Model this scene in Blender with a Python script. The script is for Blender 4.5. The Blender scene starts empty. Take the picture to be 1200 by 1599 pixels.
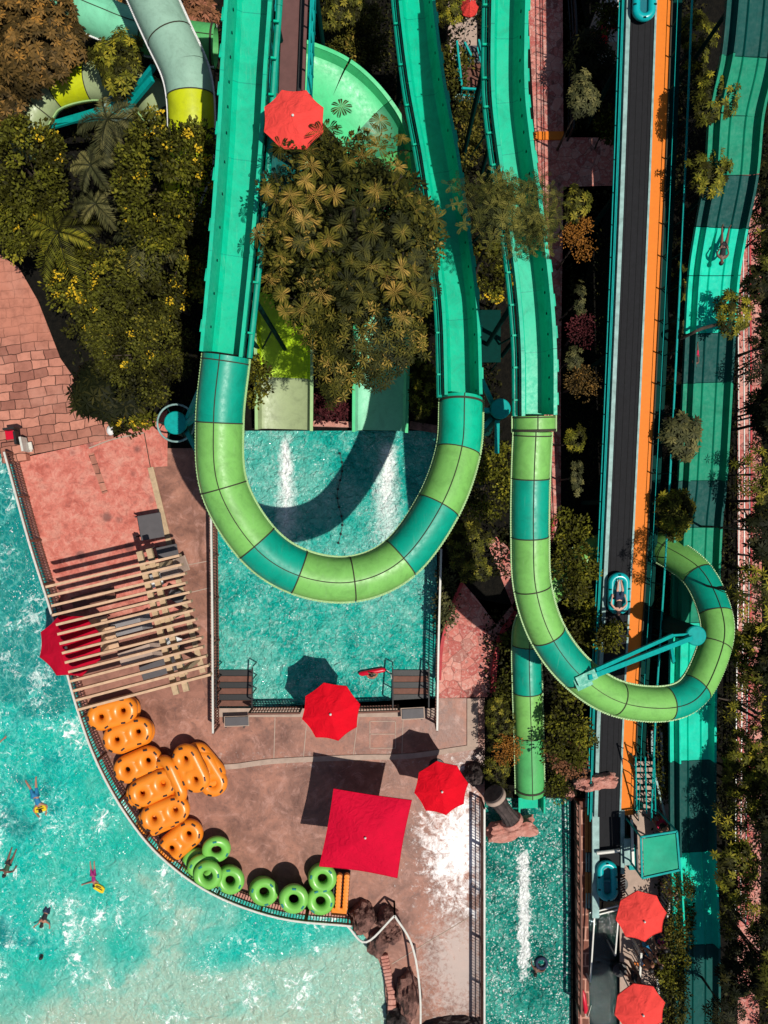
import bpy, bmesh, math, random
import numpy as np
from mathutils import Vector, Matrix, Quaternion
from math import radians as R, pi, sin, cos

# ---------------------------------------------------------------- camera, world, sun
S = bpy.context.scene
COL = S.collection
H = 30.0                       # camera height above the decks
def P(px, py, z=0.0):          # photo pixel of a point that stands z metres above the deck -> world
    k = (H - z) / H / 40.0
    return Vector(((px - 600) * k, -(py - 799.5) * k, z))
cam_d = bpy.data.cameras.new('camera'); cam = bpy.data.objects.new('camera', cam_d); COL.objects.link(cam)
cam.location = (0, 0, H); cam_d.sensor_fit = 'VERTICAL'; cam_d.angle = 2 * math.atan(1599 / 80.0 / H)
cam_d.clip_end = 500; S.camera = cam
SUN = Vector((.375, -.20, 1.0)).normalized()
w = bpy.data.worlds.new('World'); S.world = w; w.use_nodes = True
nt = w.node_tree; bg = nt.nodes['Background']; sky = nt.nodes.new('ShaderNodeTexSky')
sky.sky_type = 'NISHITA'; sky.sun_disc = False; sky.sun_elevation = math.asin(SUN.z); sky.sun_rotation = math.atan2(SUN.x, SUN.y)
nt.links.new(sky.outputs[0], bg.inputs[0]); bg.inputs[1].default_value = .068
sd = bpy.data.lights.new('sun', 'SUN'); sd.energy = 4.8; sd.angle = R(.5); sd.color = (1, .95, .87)
so = bpy.data.objects.new('sun', sd); so.rotation_mode = 'QUATERNION'; so.rotation_quaternion = SUN.to_track_quat('Z', 'Y'); so.location = (10, -5, 28); COL.objects.link(so)
S.view_settings.view_transform = 'Standard'; S.view_settings.look = 'None'; S.view_settings.gamma = 1; S.view_settings.exposure = 0.0

rnd = random.Random(7); RG = np.random.default_rng(11)

# ---------------------------------------------------------------- materials
def L(r, g, b, k=.66):         # albedo of a surface that shows (r,g,b) in full sun
    f = lambda c: (c / 255 / 12.92) if c < 10.3 else (((c / 255) + .055) / 1.055) ** 2.4
    return tuple(min(.92, f(c) * k) for c in (r, g, b)) + (1,)
class NT:
    def __init__(s, name):
        s.m = bpy.data.materials.new(name); s.m.use_nodes = True; s.t = s.m.node_tree; s.b = s.t.nodes['Principled BSDF']
        s._pos = None
    def n(s, typ, **kw):
        x = s.t.nodes.new('ShaderNode' + typ)
        for k, v in kw.items():
            setattr(x, k, v)
        return x
    def put(s, sock, v):
        if isinstance(v, bpy.types.NodeSocket): s.t.links.new(v, sock)
        elif v is not None:
            if isinstance(v, (int, float)) and hasattr(sock.default_value, '__len__'): v = (v, v, v, 1)[:len(sock.default_value)]
            sock.default_value = v
    @property
    def pos(s):
        if s._pos is None: s._pos = s.n('NewGeometry').outputs['Position']
        return s._pos
    def objpos(s): return s.n('TexCoord').outputs['Object']
    def math(s, op, a, b=None, c=None, clamp=False):
        x = s.n('Math', operation=op, use_clamp=clamp); s.put(x.inputs[0], a)
        if b is not None: s.put(x.inputs[1], b)
        if c is not None: s.put(x.inputs[2], c)
        return x.outputs[0]
    def noise(s, scale, detail=4, rough=.55, vec=None, dist=0, sc=None):
        x = s.n('TexNoise'); v = vec or s.pos
        if sc: v = s.scale(v, sc)
        s.put(x.inputs['Vector'], v); x.inputs['Scale'].default_value = scale; x.inputs['Detail'].default_value = detail
        x.inputs['Roughness'].default_value = rough; x.inputs['Distortion'].default_value = dist
        return x.outputs['Fac']
    def scale(s, v, sc, loc=(0, 0, 0), rot=(0, 0, 0)):
        x = s.n('Mapping'); s.put(x.inputs[0], v); x.inputs['Scale'].default_value = sc; x.inputs['Location'].default_value = loc; x.inputs['Rotation'].default_value = rot
        return x.outputs[0]
    def warp(s, scale, amt, vec=None):
        x = s.n('TexNoise'); s.put(x.inputs['Vector'], vec or s.pos); x.inputs['Scale'].default_value = scale
        a = s.n('VectorMath', operation='MULTIPLY_ADD'); s.put(a.inputs[0], x.outputs['Color']); a.inputs[1].default_value = (amt,) * 3; s.put(a.inputs[2], vec or s.pos)
        return a.outputs[0]
    def vor(s, scale, feature='F1', vec=None, out='Distance'):
        x = s.n('TexVoronoi', feature=feature); s.put(x.inputs['Vector'], vec or s.pos); x.inputs['Scale'].default_value = scale
        return x.outputs[out]
    def mr(s, v, a, b, c=0., d=1., smooth=False):
        x = s.n('MapRange'); x.clamp = True
        if smooth: x.interpolation_type = 'SMOOTHSTEP'
        s.put(x.inputs[0], v)
        for i, q in enumerate((a, b, c, d)): x.inputs[i + 1].default_value = q
        return x.outputs[0]
    def ramp(s, f, stops):
        x = s.n('ValToRGB'); s.put(x.inputs[0], f); cr = x.color_ramp
        while len(cr.elements) < len(stops): cr.elements.new(.5)
        for e, (p, c) in zip(cr.elements, stops): e.position = p; e.color = c
        return x.outputs[0]
    def mix(s, f, a, b, mode='MIX'):
        x = s.n('MixRGB', blend_type=mode); s.put(x.inputs[0], f); s.put(x.inputs[1], a); s.put(x.inputs[2], b)
        return x.outputs[0]
    def xyz(s):
        x = s.n('SeparateXYZ'); s.put(x.inputs[0], s.pos); return x.outputs
    def bump(s, h, strength=.3, dist=.02, normal=None):
        x = s.n('Bump'); x.inputs['Strength'].default_value = strength; x.inputs['Distance'].default_value = dist; s.put(x.inputs['Height'], h)
        if normal is not None: s.put(x.inputs['Normal'], normal)
        return x.outputs[0]
    def out(s, col=None, rough=None, normal=None, spec=None, metal=None, alpha=None, coat=None):
        b = s.b; s.put(b.inputs['Base Color'], col); s.put(b.inputs['Roughness'], rough)
        if normal is not None: s.put(b.inputs['Normal'], normal)
        if spec is not None: s.put(b.inputs['Specular IOR Level'], spec)
        if metal is not None: s.put(b.inputs['Metallic'], metal)
        if alpha is not None: s.put(b.inputs['Alpha'], alpha)
        if coat is not None: s.put(b.inputs['Coat Weight'], coat)
        return s.m
def dim(c, k): return tuple(x * k for x in c[:3]) + (1,)
def simple(name, c, rough=.5, var=.12, scale=3, bump=.1, spec=.4, coat=None):
    n = NT(name); f = n.noise(scale, 5, .6)
    col = n.ramp(f, [(.3, dim(c, 1 - var)), (.7, dim(c, 1 + var))])
    fine = n.noise(scale * 14, 3)
    return n.out(col, n.mr(fine, .3, .7, max(.05, rough - .08), min(1, rough + .1)), n.bump(fine, bump, .01), spec, coat=coat)
def fibreglass(name, c, grime=.35, rough=.32, spec=.32):
    n = NT(name); f = n.noise(1.5, 7, .7, dist=.8); g = n.noise(7, 6, .7)
    s = n.noise(3, 5, .7, sc=(6, .5, .5))
    col = n.ramp(f, [(.28, dim(c, .74)), (.5, c), (.72, dim(c, 1.12))])
    col = n.mix(n.math('MULTIPLY', n.mr(g, .5, .8), grime), col, dim(c, .5))
    col = n.mix(n.math('MULTIPLY', n.mr(s, .58, .75), grime * .3), col, (.45, .55, .4, 1))
    return n.out(col, n.mr(g, .3, .7, rough, rough + .25), n.bump(f, .1, .02), spec)
def metal(name, c, rough=.4): return simple(name, c, rough, .1, 8, .05, .5)
def leafy(name, stops, rough=.55, trans=.0):
    n = NT(name); g = n.n('Attribute', attribute_name='tint').outputs['Fac']
    big = n.noise(.9, 3); f = n.math('ADD', n.math('MULTIPLY', g, .8), n.math('MULTIPLY', n.mr(big, .35, .65), .2))
    return n.out(n.ramp(f, stops), rough, None, .06)

M = {}
M['teal'] = fibreglass('teal_gelcoat', L(0, 206, 162))
M['teal_mid'] = fibreglass('mid_teal_gelcoat', L(0, 174, 144))
M['teal_dark'] = fibreglass('dark_teal_gelcoat', L(0, 104, 98))
M['lime'] = fibreglass('lime_gelcoat', L(138, 208, 104), .45)
M['green'] = fibreglass('green_gelcoat', L(96, 196, 112), .4)
M['mint'] = fibreglass('mint_gelcoat', L(88, 226, 150), .3)
M['mintw'] = fibreglass('pale_mint_gelcoat', L(136, 226, 180), .3)
M['pale'] = fibreglass('pale_gelcoat', L(160, 200, 176), .45)
M['deepgreen'] = fibreglass('deep_green_gelcoat', L(40, 150, 100), .3); M['mintdark'] = fibreglass('dull_teal_gelcoat', L(14, 150, 114), .2, .5, .15); M['teal_m2'] = fibreglass('bright_turquoise_gelcoat', L(0, 222, 186), .2, .5, .15); M['teal_deep'] = fibreglass('deep_teal_gelcoat', L(0, 84, 78), .2, .5, .15)
M['yellow'] = fibreglass('yellow_gelcoat', L(212, 222, 20), .3)
M['yelgreen'] = fibreglass('yellow_green_gelcoat', L(196, 236, 20), .3)
M['oldpale'] = fibreglass('weathered_pale_gelcoat', L(172, 188, 138), .35)
M['white'] = metal('white_paint', L(228, 226, 215))
M['palemetal'] = simple('pale_teal_rail_metal', L(150, 186, 180), .55, .3, 4, .1, .3)
M['tealpipe'] = simple('teal_painted_steel', L(0, 172, 164), .65, .15, 8, .05, .15)
M['darkteal'] = simple('dark_teal_steel', L(0, 56, 50), .8, .15, 8, .05, .08)
M['seam'] = simple('dark_joint_sealant', (.03, .028, .015, 1), .8)
M['rim'] = simple('pale_flange_edge', L(170, 210, 140), .5)
M['rubber'] = simple('belt_rib_rubber', (.006, .006, .007, 1), .9)
M['belt'] = simple('black_rubber_belt', (.006, .006, .0075, 1), .9, .25, 6, .2)
M['black'] = simple('black_steel', (.012, .012, .012, 1), .5)
M['orange_floor'] = simple('orange_walkway_grating', L(252, 134, 12), .7, .06, 9, .3)
M['orange'] = simple('orange_vinyl', L(255, 146, 36, .72), .34, .05, 2, .02, .5)
M['limevinyl'] = simple('green_vinyl', L(134, 214, 92), .34, .08, 2, .02, .5)
M['limevinyl_dark'] = simple('dark_green_vinyl', L(84, 156, 48), .32, .08, 2, .02, .5)
M['strap'] = simple('black_strap', (.02, .018, .02, 1), .6)
M['tealstrap'] = simple('teal_handle', L(0, 130, 130), .5)
M['raftblue'] = simple('turquoise_vinyl', L(0, 188, 190), .28, .06, 3, .02, .5)
M['raftfloor'] = simple('dark_turquoise_vinyl', L(0, 118, 128), .35, .06, 3, .02, .5)
def cloth(name, c):
    n = NT(name); a = n.noise(2.2, 4, .6); b = n.noise(90, 2); 
    col = n.ramp(a, [(.3, dim(c, .9)), (.7, dim(c, 1.07))]); st_ = n.noise(5, 6, .7, vec=n.objpos(), dist=1.); col = n.mix(n.mr(st_, .55, .75, 0, .25), col, dim(c, .6)); wr = n.noise(3.2, 3, .5, vec=n.objpos(), dist=1.5); return n.out(col, .85, n.bump(n.math('ADD', wr, n.math('MULTIPLY', b, .03)), .5, .12), .15)
M['darkred'] = cloth('dark_red_canvas', L(196, 0, 44)); M['coral'] = cloth('coral_canvas', L(254, 78, 70))
M['red'] = cloth('red_canvas', L(238, 2, 32))
M['crimson'] = cloth('crimson_canvas', L(226, 0, 52))
M['wood'] = simple('weathered_timber', L(226, 186, 150), .8, .14, 6, .4)
M['timber2'] = simple('grey_timber', L(205, 176, 140), .8, .18, 8, .4)
M['brownrail'] = simple('brown_fence_bars', L(120, 76, 60), .7, .2, 6)
M['stonewall'] = None
M['concrete'] = simple('pale_concrete', L(190, 165, 148), .85, .15, 4, .3)
M['greyp'] = simple('grey_panel', L(92, 88, 90), .6, .1, 5)
M['red_paint'] = simple('red_plastic', L(225, 12, 50), .35)
M['coping'] = simple('red_painted_coping', L(196, 62, 66), .7, .2, 4, .3)
M['plank'] = simple('orange_brown_plank', L(196, 128, 60), .7, .12, 8, .3)
M['walkfloor'] = simple('dusty_brown_floor', L(112, 76, 72), .8, .12, 5, .2)
M['palegrey'] = simple('pale_grey_plastic', L(150, 146, 146), .5)
M['greenmesh'] = simple('green_shade_cloth', L(0, 176, 136), .7, .1, 5)
M['skin'] = simple('skin', (.30, .14, .085, 1), .55, .08); M['skin_pale'] = simple('pale_skin', (.5, .27, .19, 1), .55, .08)
M['skin_dark'] = simple('dark_skin', (.12, .055, .035, 1), .55, .08)
M['hair'] = simple('black_hair', (.008, .007, .006, 1), .5, .2, 40, .5)
M['eye'] = simple('eye', (.01, .01, .01, 1), .2)
for k, c in dict(navy=(.008, .02, .05, 1), blue=(.01, .15, .30, 1), magenta=(.25, .01, .12, 1), olive=(.02, .06, .03, 1), blackc=(.01, .01, .012, 1), grey=(.12, .14, .17, 1), redc=(.5, .01, .06, 1), whitec=(.6, .6, .58, 1)).items():
    M[k] = simple(k + '_fabric', c, .8, .15, 20, .2)
M['yellowfoam'] = simple('yellow_foam', L(250, 215, 10), .6)

def m_soil():
    n = NT('dark_soil'); a = n.noise(5, 8, .7); v = n.vor(14)
    return n.out(n.ramp(a, [(.35, (.003, .003, .0025, 1)), (.6, (.008, .007, .005, 1)), (.8, (.02, .013, .009, 1))]), .95, n.bump(v, .6, .05), .1)
M['soil'] = m_soil()
def m_brick():
    n = NT('salmon_stone_pavers'); wv = n.warp(2.2, .12)
    br = n.n('TexBrick'); wv = n.warp(1.0, .3, wv); n.put(br.inputs['Vector'], n.scale(wv, (1, 1, 1), (0, 0, 0), (0, 0, R(-8))))
    br.offset = .42; br.squash = 1.25; br.squash_frequency = 3
    br.inputs['Scale'].default_value = 1.0; br.inputs['Mortar Size'].default_value = .018; br.inputs['Mortar Smooth'].default_value = .5
    br.inputs['Brick Width'].default_value = .56; br.inputs['Row Height'].default_value = .36; br.inputs['Bias'].default_value = -.1
    br.inputs['Color1'].default_value = L(222, 150, 126); br.inputs['Color2'].default_value = L(160, 102, 86); br.inputs['Mortar'].default_value = L(84, 54, 44)
    x, y, z = n.xyz()
    plain = n.mr(n.math('ADD', y, n.math('MULTIPLY', x, .15)), 4.3, 5.0)     # plain render strip without joints towards the top
    g = n.noise(2.3, 8, .7); st = n.noise(.8, 5, .6)
    c0 = n.mix(plain, br.outputs['Color'], L(208, 136, 112))
    col = n.mix(n.math('MULTIPLY', n.mr(g, .45, .75), .6), c0, L(120, 76, 62)); col = n.mix(n.math('MULTIPLY', n.mr(st, .5, .7), .35), col, L(232, 170, 148))
    return n.out(col, .85, n.bump(n.math('ADD', n.math('MULTIPLY', br.outputs['Fac'], -1.2), g), .7, .03), .25)
M['brick'] = m_brick()
def m_red():
    n = NT('red_tinted_concrete'); a = n.noise(1.6, 9, .68, dist=.4); v = n.vor(.95, vec=n.warp(6, .12)); f = n.noise(9, 6, .7)
    col = n.ramp(a, [(.32, L(196, 98, 82)), (.48, L(226, 130, 112)), (.6, L(228, 150, 130)), (.72, L(206, 140, 124))])
    col = n.mix(n.math('MULTIPLY', n.mr(v, .10, .24, 1, 0, True), .8), col, L(122, 84, 78))
    col = n.mix(n.mr(f, .48, .7, 0, .6), col, L(170, 92, 80)); q = n.noise(3.2, 8, .75, dist=1.); col = n.mix(n.mr(q, .52, .62, 0, .5), col, L(244, 176, 156)); col = n.mix(n.mr(q, .47, .38, 0, .45), col, L(150, 84, 74))
    x, y, z = n.xyz(); br_ = n.ramp(a, [(.3, L(132, 90, 76)), (.7, L(190, 134, 114))]); col = n.mix(n.mr(n.math('ADD', y, n.math('MULTIPLY', n.math('SUBTRACT', a, .5), 3.)), -3.4, -5.2), col, br_)
    return n.out(col, .75, n.bump(f, .3, .02), .3)
M['redc_floor'] = m_red()
def m_deck():
    n = NT('brown_stained_deck_concrete'); a = n.noise(.75, 9, .68, dist=.5); f = n.noise(6, 8, .72); s = n.noise(1.9, 10, .74, dist=1.2)
    col = n.ramp(a, [(.28, L(104, 68, 54)), (.46, L(148, 98, 78)), (.62, L(182, 122, 98)), (.8, L(212, 154, 128))])
    col = n.mix(n.mr(f, .5, .72, 0, .5), col, L(90, 58, 50)); hs = n.noise(1.3, 9, .75, dist=1.6); col = n.mix(n.mr(hs, .52, .66, 0, .55), col, L(214, 160, 142)); col = n.mix(n.mr(hs, .45, .34, 0, .5), col, L(84, 56, 50))
    x, y, z = n.xyz()
    # sun glare on the deck painted in white, plus paler mottling nearby
    d = n.math('SQRT', n.math('ADD', n.math('POWER', n.math('DIVIDE', n.math('SUBTRACT', x, 2.95), 1.1), 2.), n.math('POWER', n.math('DIVIDE', n.math('ADD', y, 13.1), 1.8), 2.)))
    gl = n.noise(3.4, 9, .78, dist=.8); k = n.math('SUBTRACT', n.math('ADD', n.math('ADD', n.math('MULTIPLY', s, 1.8), n.math('MULTIPLY', gl, 1.5)), -.78), n.math('MULTIPLY', d, .36))
    d2 = n.math('SQRT', n.math('ADD', n.math('POWER', n.math('DIVIDE', n.math('SUBTRACT', x, 3.0), 1.1), 2.), n.math('POWER', n.math('DIVIDE', n.math('ADD', y, 17.6), 1.9), 2.)))
    k2 = n.math('SUBTRACT', n.math('ADD', n.math('ADD', n.math('MULTIPLY', f, 1.2), n.math('MULTIPLY', s, .8)), -.1), n.math('MULTIPLY', d2, .30))
    band = n.math('MULTIPLY', n.mr(y, -9.4, -8.6, 1, 0), n.mr(y, -10.6, -9.9)); k3 = n.math('SUBTRACT', n.math('ADD', f, n.math('MULTIPLY', s, .6)), n.math('SUBTRACT', 1.12, n.math('MULTIPLY', band, .28)))
    glare = n.math('MULTIPLY', n.mr(k, .34, .78), .88)
    col = n.mix(n.mr(k3, 0, .25, 0, .8), col, L(226, 200, 188))
    col = n.mix(n.mr(k2, .42, .75, 0, .75), col, L(214, 196, 186))
    col = n.mix(glare, col, (.92, .9, .88, 1))
    rg = n.mix(glare, n.mr(a, .3, .7, .35, .7), .28)
    return n.out(col, n.mr(a, .3, .7, .3, .65), n.bump(n.math('ADD', f, n.math('MULTIPLY', s, .5)), .3, .02), .5)
M['deck'] = m_deck()
def m_flag(name='pink_flagstones', dark=.0):
    n = NT(name); wv = n.warp(2.5, .12); e = n.vor(2.6, 'DISTANCE_TO_EDGE', wv); c = n.vor(2.6, 'F1', wv, 'Color'); f = n.noise(8, 8, .75)
    h = n.n('SeparateColor'); n.put(h.inputs[0], c)
    col = n.ramp(h.outputs[0], [(.0, L(190, 96, 88)), (.45, L(216, 126, 112)), (.75, L(232, 160, 144)), (1, L(150, 84, 76))])
    col = n.mix(n.mr(f, .5, .62, 0, .6), col, L(240, 205, 190)); g = n.noise(3, 8, .75)
    col = n.mix(n.mr(g, .56, .68, 0, .8), col, L(70, 48, 42)); col = n.mix(n.mr(e, 0, .035, .8, 0), col, L(120, 74, 64))
    return n.out(col, .8, n.bump(e, .6, .03), .3)
M['flag'] = m_flag()
def m_stonewall():
    n = NT('brown_stone_blocks'); br = n.n('TexBrick'); n.put(br.inputs['Vector'], n.scale(n.warp(4, .05), (1, 1, 1)))
    for k, v in (('Scale', 1), ('Mortar Size', .03), ('Brick Width', .3), ('Row Height', .5)): br.inputs[k].default_value = v
    br.inputs['Color1'].default_value = L(140, 84, 66); br.inputs['Color2'].default_value = L(116, 70, 56); br.inputs['Mortar'].default_value = L(214, 160, 138)
    f = n.noise(9, 7, .7); return n.out(n.mix(n.mr(f, .5, .7, 0, .4), br.outputs['Color'], L(86, 52, 44)), .8, n.bump(f, .4, .02), .3)
M['stonewall'] = m_stonewall()
def m_rock(name, c1, c2):
    n = NT(name); a = n.noise(2.5, 9, .7, vec=n.objpos()); f = n.noise(11, 8, .75, vec=n.objpos())
    return n.out(n.mix(n.mr(f, .54, .72, 0, .6), n.ramp(a, [(.35, c1), (.65, c2)]), dim(c1, .35)), .85, n.bump(n.math('ADD', a, f), .9, .08), .25)
M['rock'] = m_rock('brown_rockwork', L(96, 70, 64), L(176, 128, 114)); M['rockpink'] = m_rock('pink_rockwork', L(214, 136, 118), L(246, 184, 166)); M['rockgrey'] = m_rock('grey_rockwork', L(60, 52, 50), L(104, 90, 86))

def m_water(name, kind):
    n = NT(name); x, y, z = n.xyz(); big = n.noise(.28, 4, .6, dist=.8); med = n.noise(1.1, 6, .65, dist=.8)
    wv = n.warp(1.6, .55); wv2 = n.warp(4.5, .16, wv)
    caustic = n.vor(1.9, 'DISTANCE_TO_EDGE', wv2); caustic2 = n.vor(4.2, 'DISTANCE_TO_EDGE', wv2)  # caustic light net, painted into the water colour as cell edges
    fo = n.noise(4.5, 9, .75, dist=1.0); fo2 = n.noise(.55, 5, .6)
    if kind == 'wave':
        sh = n.math('ADD', n.math('MULTIPLY', n.math('ADD', y, 7.5), -.078), n.math('MULTIPLY', n.math('ADD', x, 12.), .030))   # shallow beach end towards the bottom of the photo
        f = n.math('ADD', sh, n.math('MULTIPLY', n.math('SUBTRACT', big, .5), 1.5)); f = n.math('ADD', f, n.math('MULTIPLY', n.math('SUBTRACT', med, .5), .75)); f = n.math('ADD', f, n.math('MULTIPLY', n.math('SUBTRACT', fo, .5), .35))
        # a teal trough runs across the shallow end behind the last wave
        ln = n.math('ABSOLUTE', n.math('SUBTRACT', n.math('ADD', y, n.math('MULTIPLY', n.math('SUBTRACT', big, .5), 3.)), n.math('ADD', -17.9, n.math('MULTIPLY', n.math('ABSOLUTE', n.math('ADD', x, 9.8)), .22))))
        tr = n.math('MULTIPLY', n.mr(ln, .1, 1.3, 1, 0, True), n.mr(n.math('ABSOLUTE', n.math('ADD', x, 9.8)), 1.2, 4.)); f = n.math('SUBTRACT', f, n.math('MULTIPLY', tr, .55))
        col = n.ramp(f, [(.0, L(0, 158, 154)), (.16, L(0, 208, 194)), (.34, L(6, 212, 192)), (.56, L(60, 212, 190)), (.82, L(124, 218, 196)), (1., L(186, 224, 200))][:6])
        col = n.mix(n.mr(y, -18.9, -20.6, 0, .55), col, L(220, 216, 186))
        bf = n.noise(1.9, 10, .76, dist=1.4); foam_glint = n.math('MULTIPLY', n.mr(n.math('ADD', bf, n.math('MULTIPLY', fo2, .75)), .99, 1.06), n.mr(f, .0, .4, .55, .95)); foam_glint = n.math('MAXIMUM', foam_glint, n.math('MULTIPLY', n.mr(n.math('ADD', fo, n.math('MULTIPLY', fo2, .8)), 1.0, 1.12), .7))
        lw = n.mr(caustic, 0, .12, .42, 0, True); lw2 = n.mr(caustic2, 0, .10, .34, 0, True)
        caustic_f = n.math('MULTIPLY', n.math('MAXIMUM', lw, lw2), n.mr(n.math('ADD', n.math('MULTIPLY', fo, .5), n.math('MULTIPLY', fo2, .5)), .42, .58, .04, 1))
        bs, bd = .8, .12
    elif kind == 'splash':
        f = n.math('ADD', n.math('MULTIPLY', big, .7), n.math('MULTIPLY', med, .5))
        col = n.ramp(f, [(.40, L(0, 156, 146)), (.54, L(20, 210, 190)), (.70, L(130, 232, 212))])
        foam_glint = None
        for (cx, y0, y1, hw) in ((-3.85, 3.1, -2.4, .42), (.12, 2.9, -2.4, .55)):
            dx = n.math('ABSOLUTE', n.math('SUBTRACT', x, n.math('ADD', cx, n.math('MULTIPLY', n.math('SUBTRACT', med, .5), .7))))
            hwv = n.mr(y, y1, y0, hw * 1.9, hw * .7)
            a = n.math('SUBTRACT', 1., n.math('DIVIDE', dx, hwv)); a = n.math('MULTIPLY', a, n.math('MULTIPLY', n.mr(y, y0 - .0, y0 - .5), n.mr(y, y1, y1 + 3.6)))
            a = n.mr(n.math('ADD', a, n.math('MULTIPLY', n.math('SUBTRACT', fo, .5), 1.6)), .0, .85)
            foam_glint = a if foam_glint is None else n.math('MAXIMUM', foam_glint, a)
        churn = n.math('MULTIPLY', n.mr(fo, .52, .72), n.mr(med, .42, .66, .2, .8)); foam_glint = n.math('MAXIMUM', foam_glint, churn)
        caustic_f = n.math('MULTIPLY', n.mr(caustic2, 0, .09, .35, 0), n.mr(med, .4, .65)); bs, bd = 1., .14
    elif kind == 'lane':
        f = n.math('ADD', n.math('MULTIPLY', big, .6), n.math('MULTIPLY', med, .6))
        col = n.ramp(f, [(.42, L(0, 112, 100)), (.58, L(10, 172, 152)), (.75, L(100, 224, 200))])
        dx = n.math('ABSOLUTE', n.math('SUBTRACT', x, n.math('ADD', 5.5, n.math('MULTIPLY', n.math('SUBTRACT', med, .5), .35))))
        a = n.math('MULTIPLY', n.mr(dx, .1, .42, 1, 0), n.math('MULTIPLY', n.mr(y, -13.1, -13.6), n.mr(y, -19.4, -17.5)))
        foam_glint = n.mr(n.math('ADD', a, n.math('MULTIPLY', n.math('SUBTRACT', fo, .5), 2.6)), .5, .8)
        foam_glint = n.math('MAXIMUM', foam_glint, n.math('MULTIPLY', n.mr(fo, .56, .66), n.mr(fo2, .4, .6, .2, .8)))
        caustic_f = n.math('MULTIPLY', n.mr(caustic2, 0, .1, .35, 0), n.mr(fo, .4, .6)); bs, bd = 1.0, .2
    else:
        col = n.ramp(med, [(.3, L(10, 30, 28)), (.7, L(12, 62, 54))]); foam_glint = n.mr(fo, .66, .75, 0, .5); caustic_f = 0.; bs, bd = .5, .08
    if kind != 'dark':        # sun glints painted as scattered white flecks, merged into the foam mask
        fl = n.vor(6., 'F1', n.warp(5, .2)); fl2 = n.vor(11., 'F1', n.warp(9, .06)); rn = n.noise(12, 2); pm = n.noise(.8, 5, .7, dist=.8)
        a1, a2, b1, b2 = dict(wave=(.50, .62, .24, .85), splash=(.52, .66, .30, .85), lane=(.36, .56, .36, 1.))[kind]
        m1 = n.math('MULTIPLY', n.mr(fl, b1, b1 * .6), n.mr(rn, .46, .52)); m2 = n.math('MULTIPLY', n.mr(fl2, b1, b1 * .6), n.mr(rn, .46, .52))
        foam_glint = n.math('MAXIMUM', foam_glint, n.math('MULTIPLY', n.math('MULTIPLY', n.math('MAXIMUM', m1, m2), n.mr(pm, a1, a2, .06, 1)), b2))
    col = n.mix(caustic_f, col, (.26, .8, .68, 1)); col = n.mix(foam_glint, col, (.86, .9, .86, 1))
    h1 = n.noise(2.3, 3, .55, dist=1.0); h2 = n.noise(7, 3, .6, dist=.8)
    hh = n.math('ADD', h1, n.math('MULTIPLY', h2, .5 if kind != 'wave' else .35))
    alpha = n.math('ADD', .84, n.math('MULTIPLY', foam_glint, .16))
    m = n.out(col, n.mr(foam_glint, 0, 1, .06, .5), n.bump(hh, bs, bd * 2.2), .5, alpha=alpha)
    return m
M['wave'] = m_water('wave_pool_water', 'wave'); M['splash'] = m_water('splash_pool_water', 'splash'); M['lane'] = m_water('landing_pool_water', 'lane'); M['darkwater'] = m_water('dark_channel_water', 'dark')
M['poolfloor'] = simple('pale_teal_pool_floor', L(40, 200, 190), .7)

olive = lambda k=1.: [(.0, (.006 * k, .007 * k, .0015, 1)), (.35, (.028 * k, .027 * k, .004, 1)), (.65, (.095 * k, .098 * k, .010, 1)), (.88, (.27 * k, .22 * k, .02, 1))]
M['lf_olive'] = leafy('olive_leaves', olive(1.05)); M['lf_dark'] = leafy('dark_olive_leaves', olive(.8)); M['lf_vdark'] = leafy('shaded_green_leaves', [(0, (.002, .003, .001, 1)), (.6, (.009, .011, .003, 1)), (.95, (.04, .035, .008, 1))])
M['lf_gold'] = leafy('golden_rosette_leaves', [(0, (.005, .007, .002, 1)), (.4, (.028, .03, .005, 1)), (.7, (.10, .088, .012, 1)), (.95, (.36, .22, .05, 1))])
M['lf_bronze'] = leafy('bronze_leaves', [(0, (.008, .006, .002, 1)), (.4, (.05, .032, .009, 1)), (.75, (.16, .09, .025, 1)), (1, (.40, .18, .03, 1))])
M['lf_green'] = leafy('dark_needle_leaves', [(0, (.004, .006, .002, 1)), (.4, (.026, .03, .006, 1)), (.7, (.07, .072, .012, 1)), (.95, (.17, .15, .03, 1))])
M['lf_grey'] = leafy('grey_green_fronds', [(0, (.01, .012, .005, 1)), (.5, (.05, .052, .02, 1)), (1, (.17, .15, .05, 1))])
M['lf_rust'] = leafy('rust_orange_leaves', [(0, (.08, .03, .008, 1)), (.5, (.22, .09, .015, 1)), (1, (.42, .17, .03, 1))])
M['lf_pink'] = leafy('bronze_pink_leaves', [(0, (.05, .02, .015, 1)), (.5, (.16, .07, .03, 1)), (1, (.34, .13, .08, 1))])
M['lf_red'] = leafy('maroon_leaves', [(0, (.02, .006, .006, 1)), (.6, (.07, .015, .018, 1)), (1, (.14, .035, .035, 1))])
M['flower'] = leafy('yellow_blossom', [(0, (.3, .2, .01, 1)), (.6, (.55, .36, .02, 1)), (1, (.75, .5, .03, 1))])
M['bark'] = simple('bark', (.05, .035, .025, 1), .9, .3, 12, .6)

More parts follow.
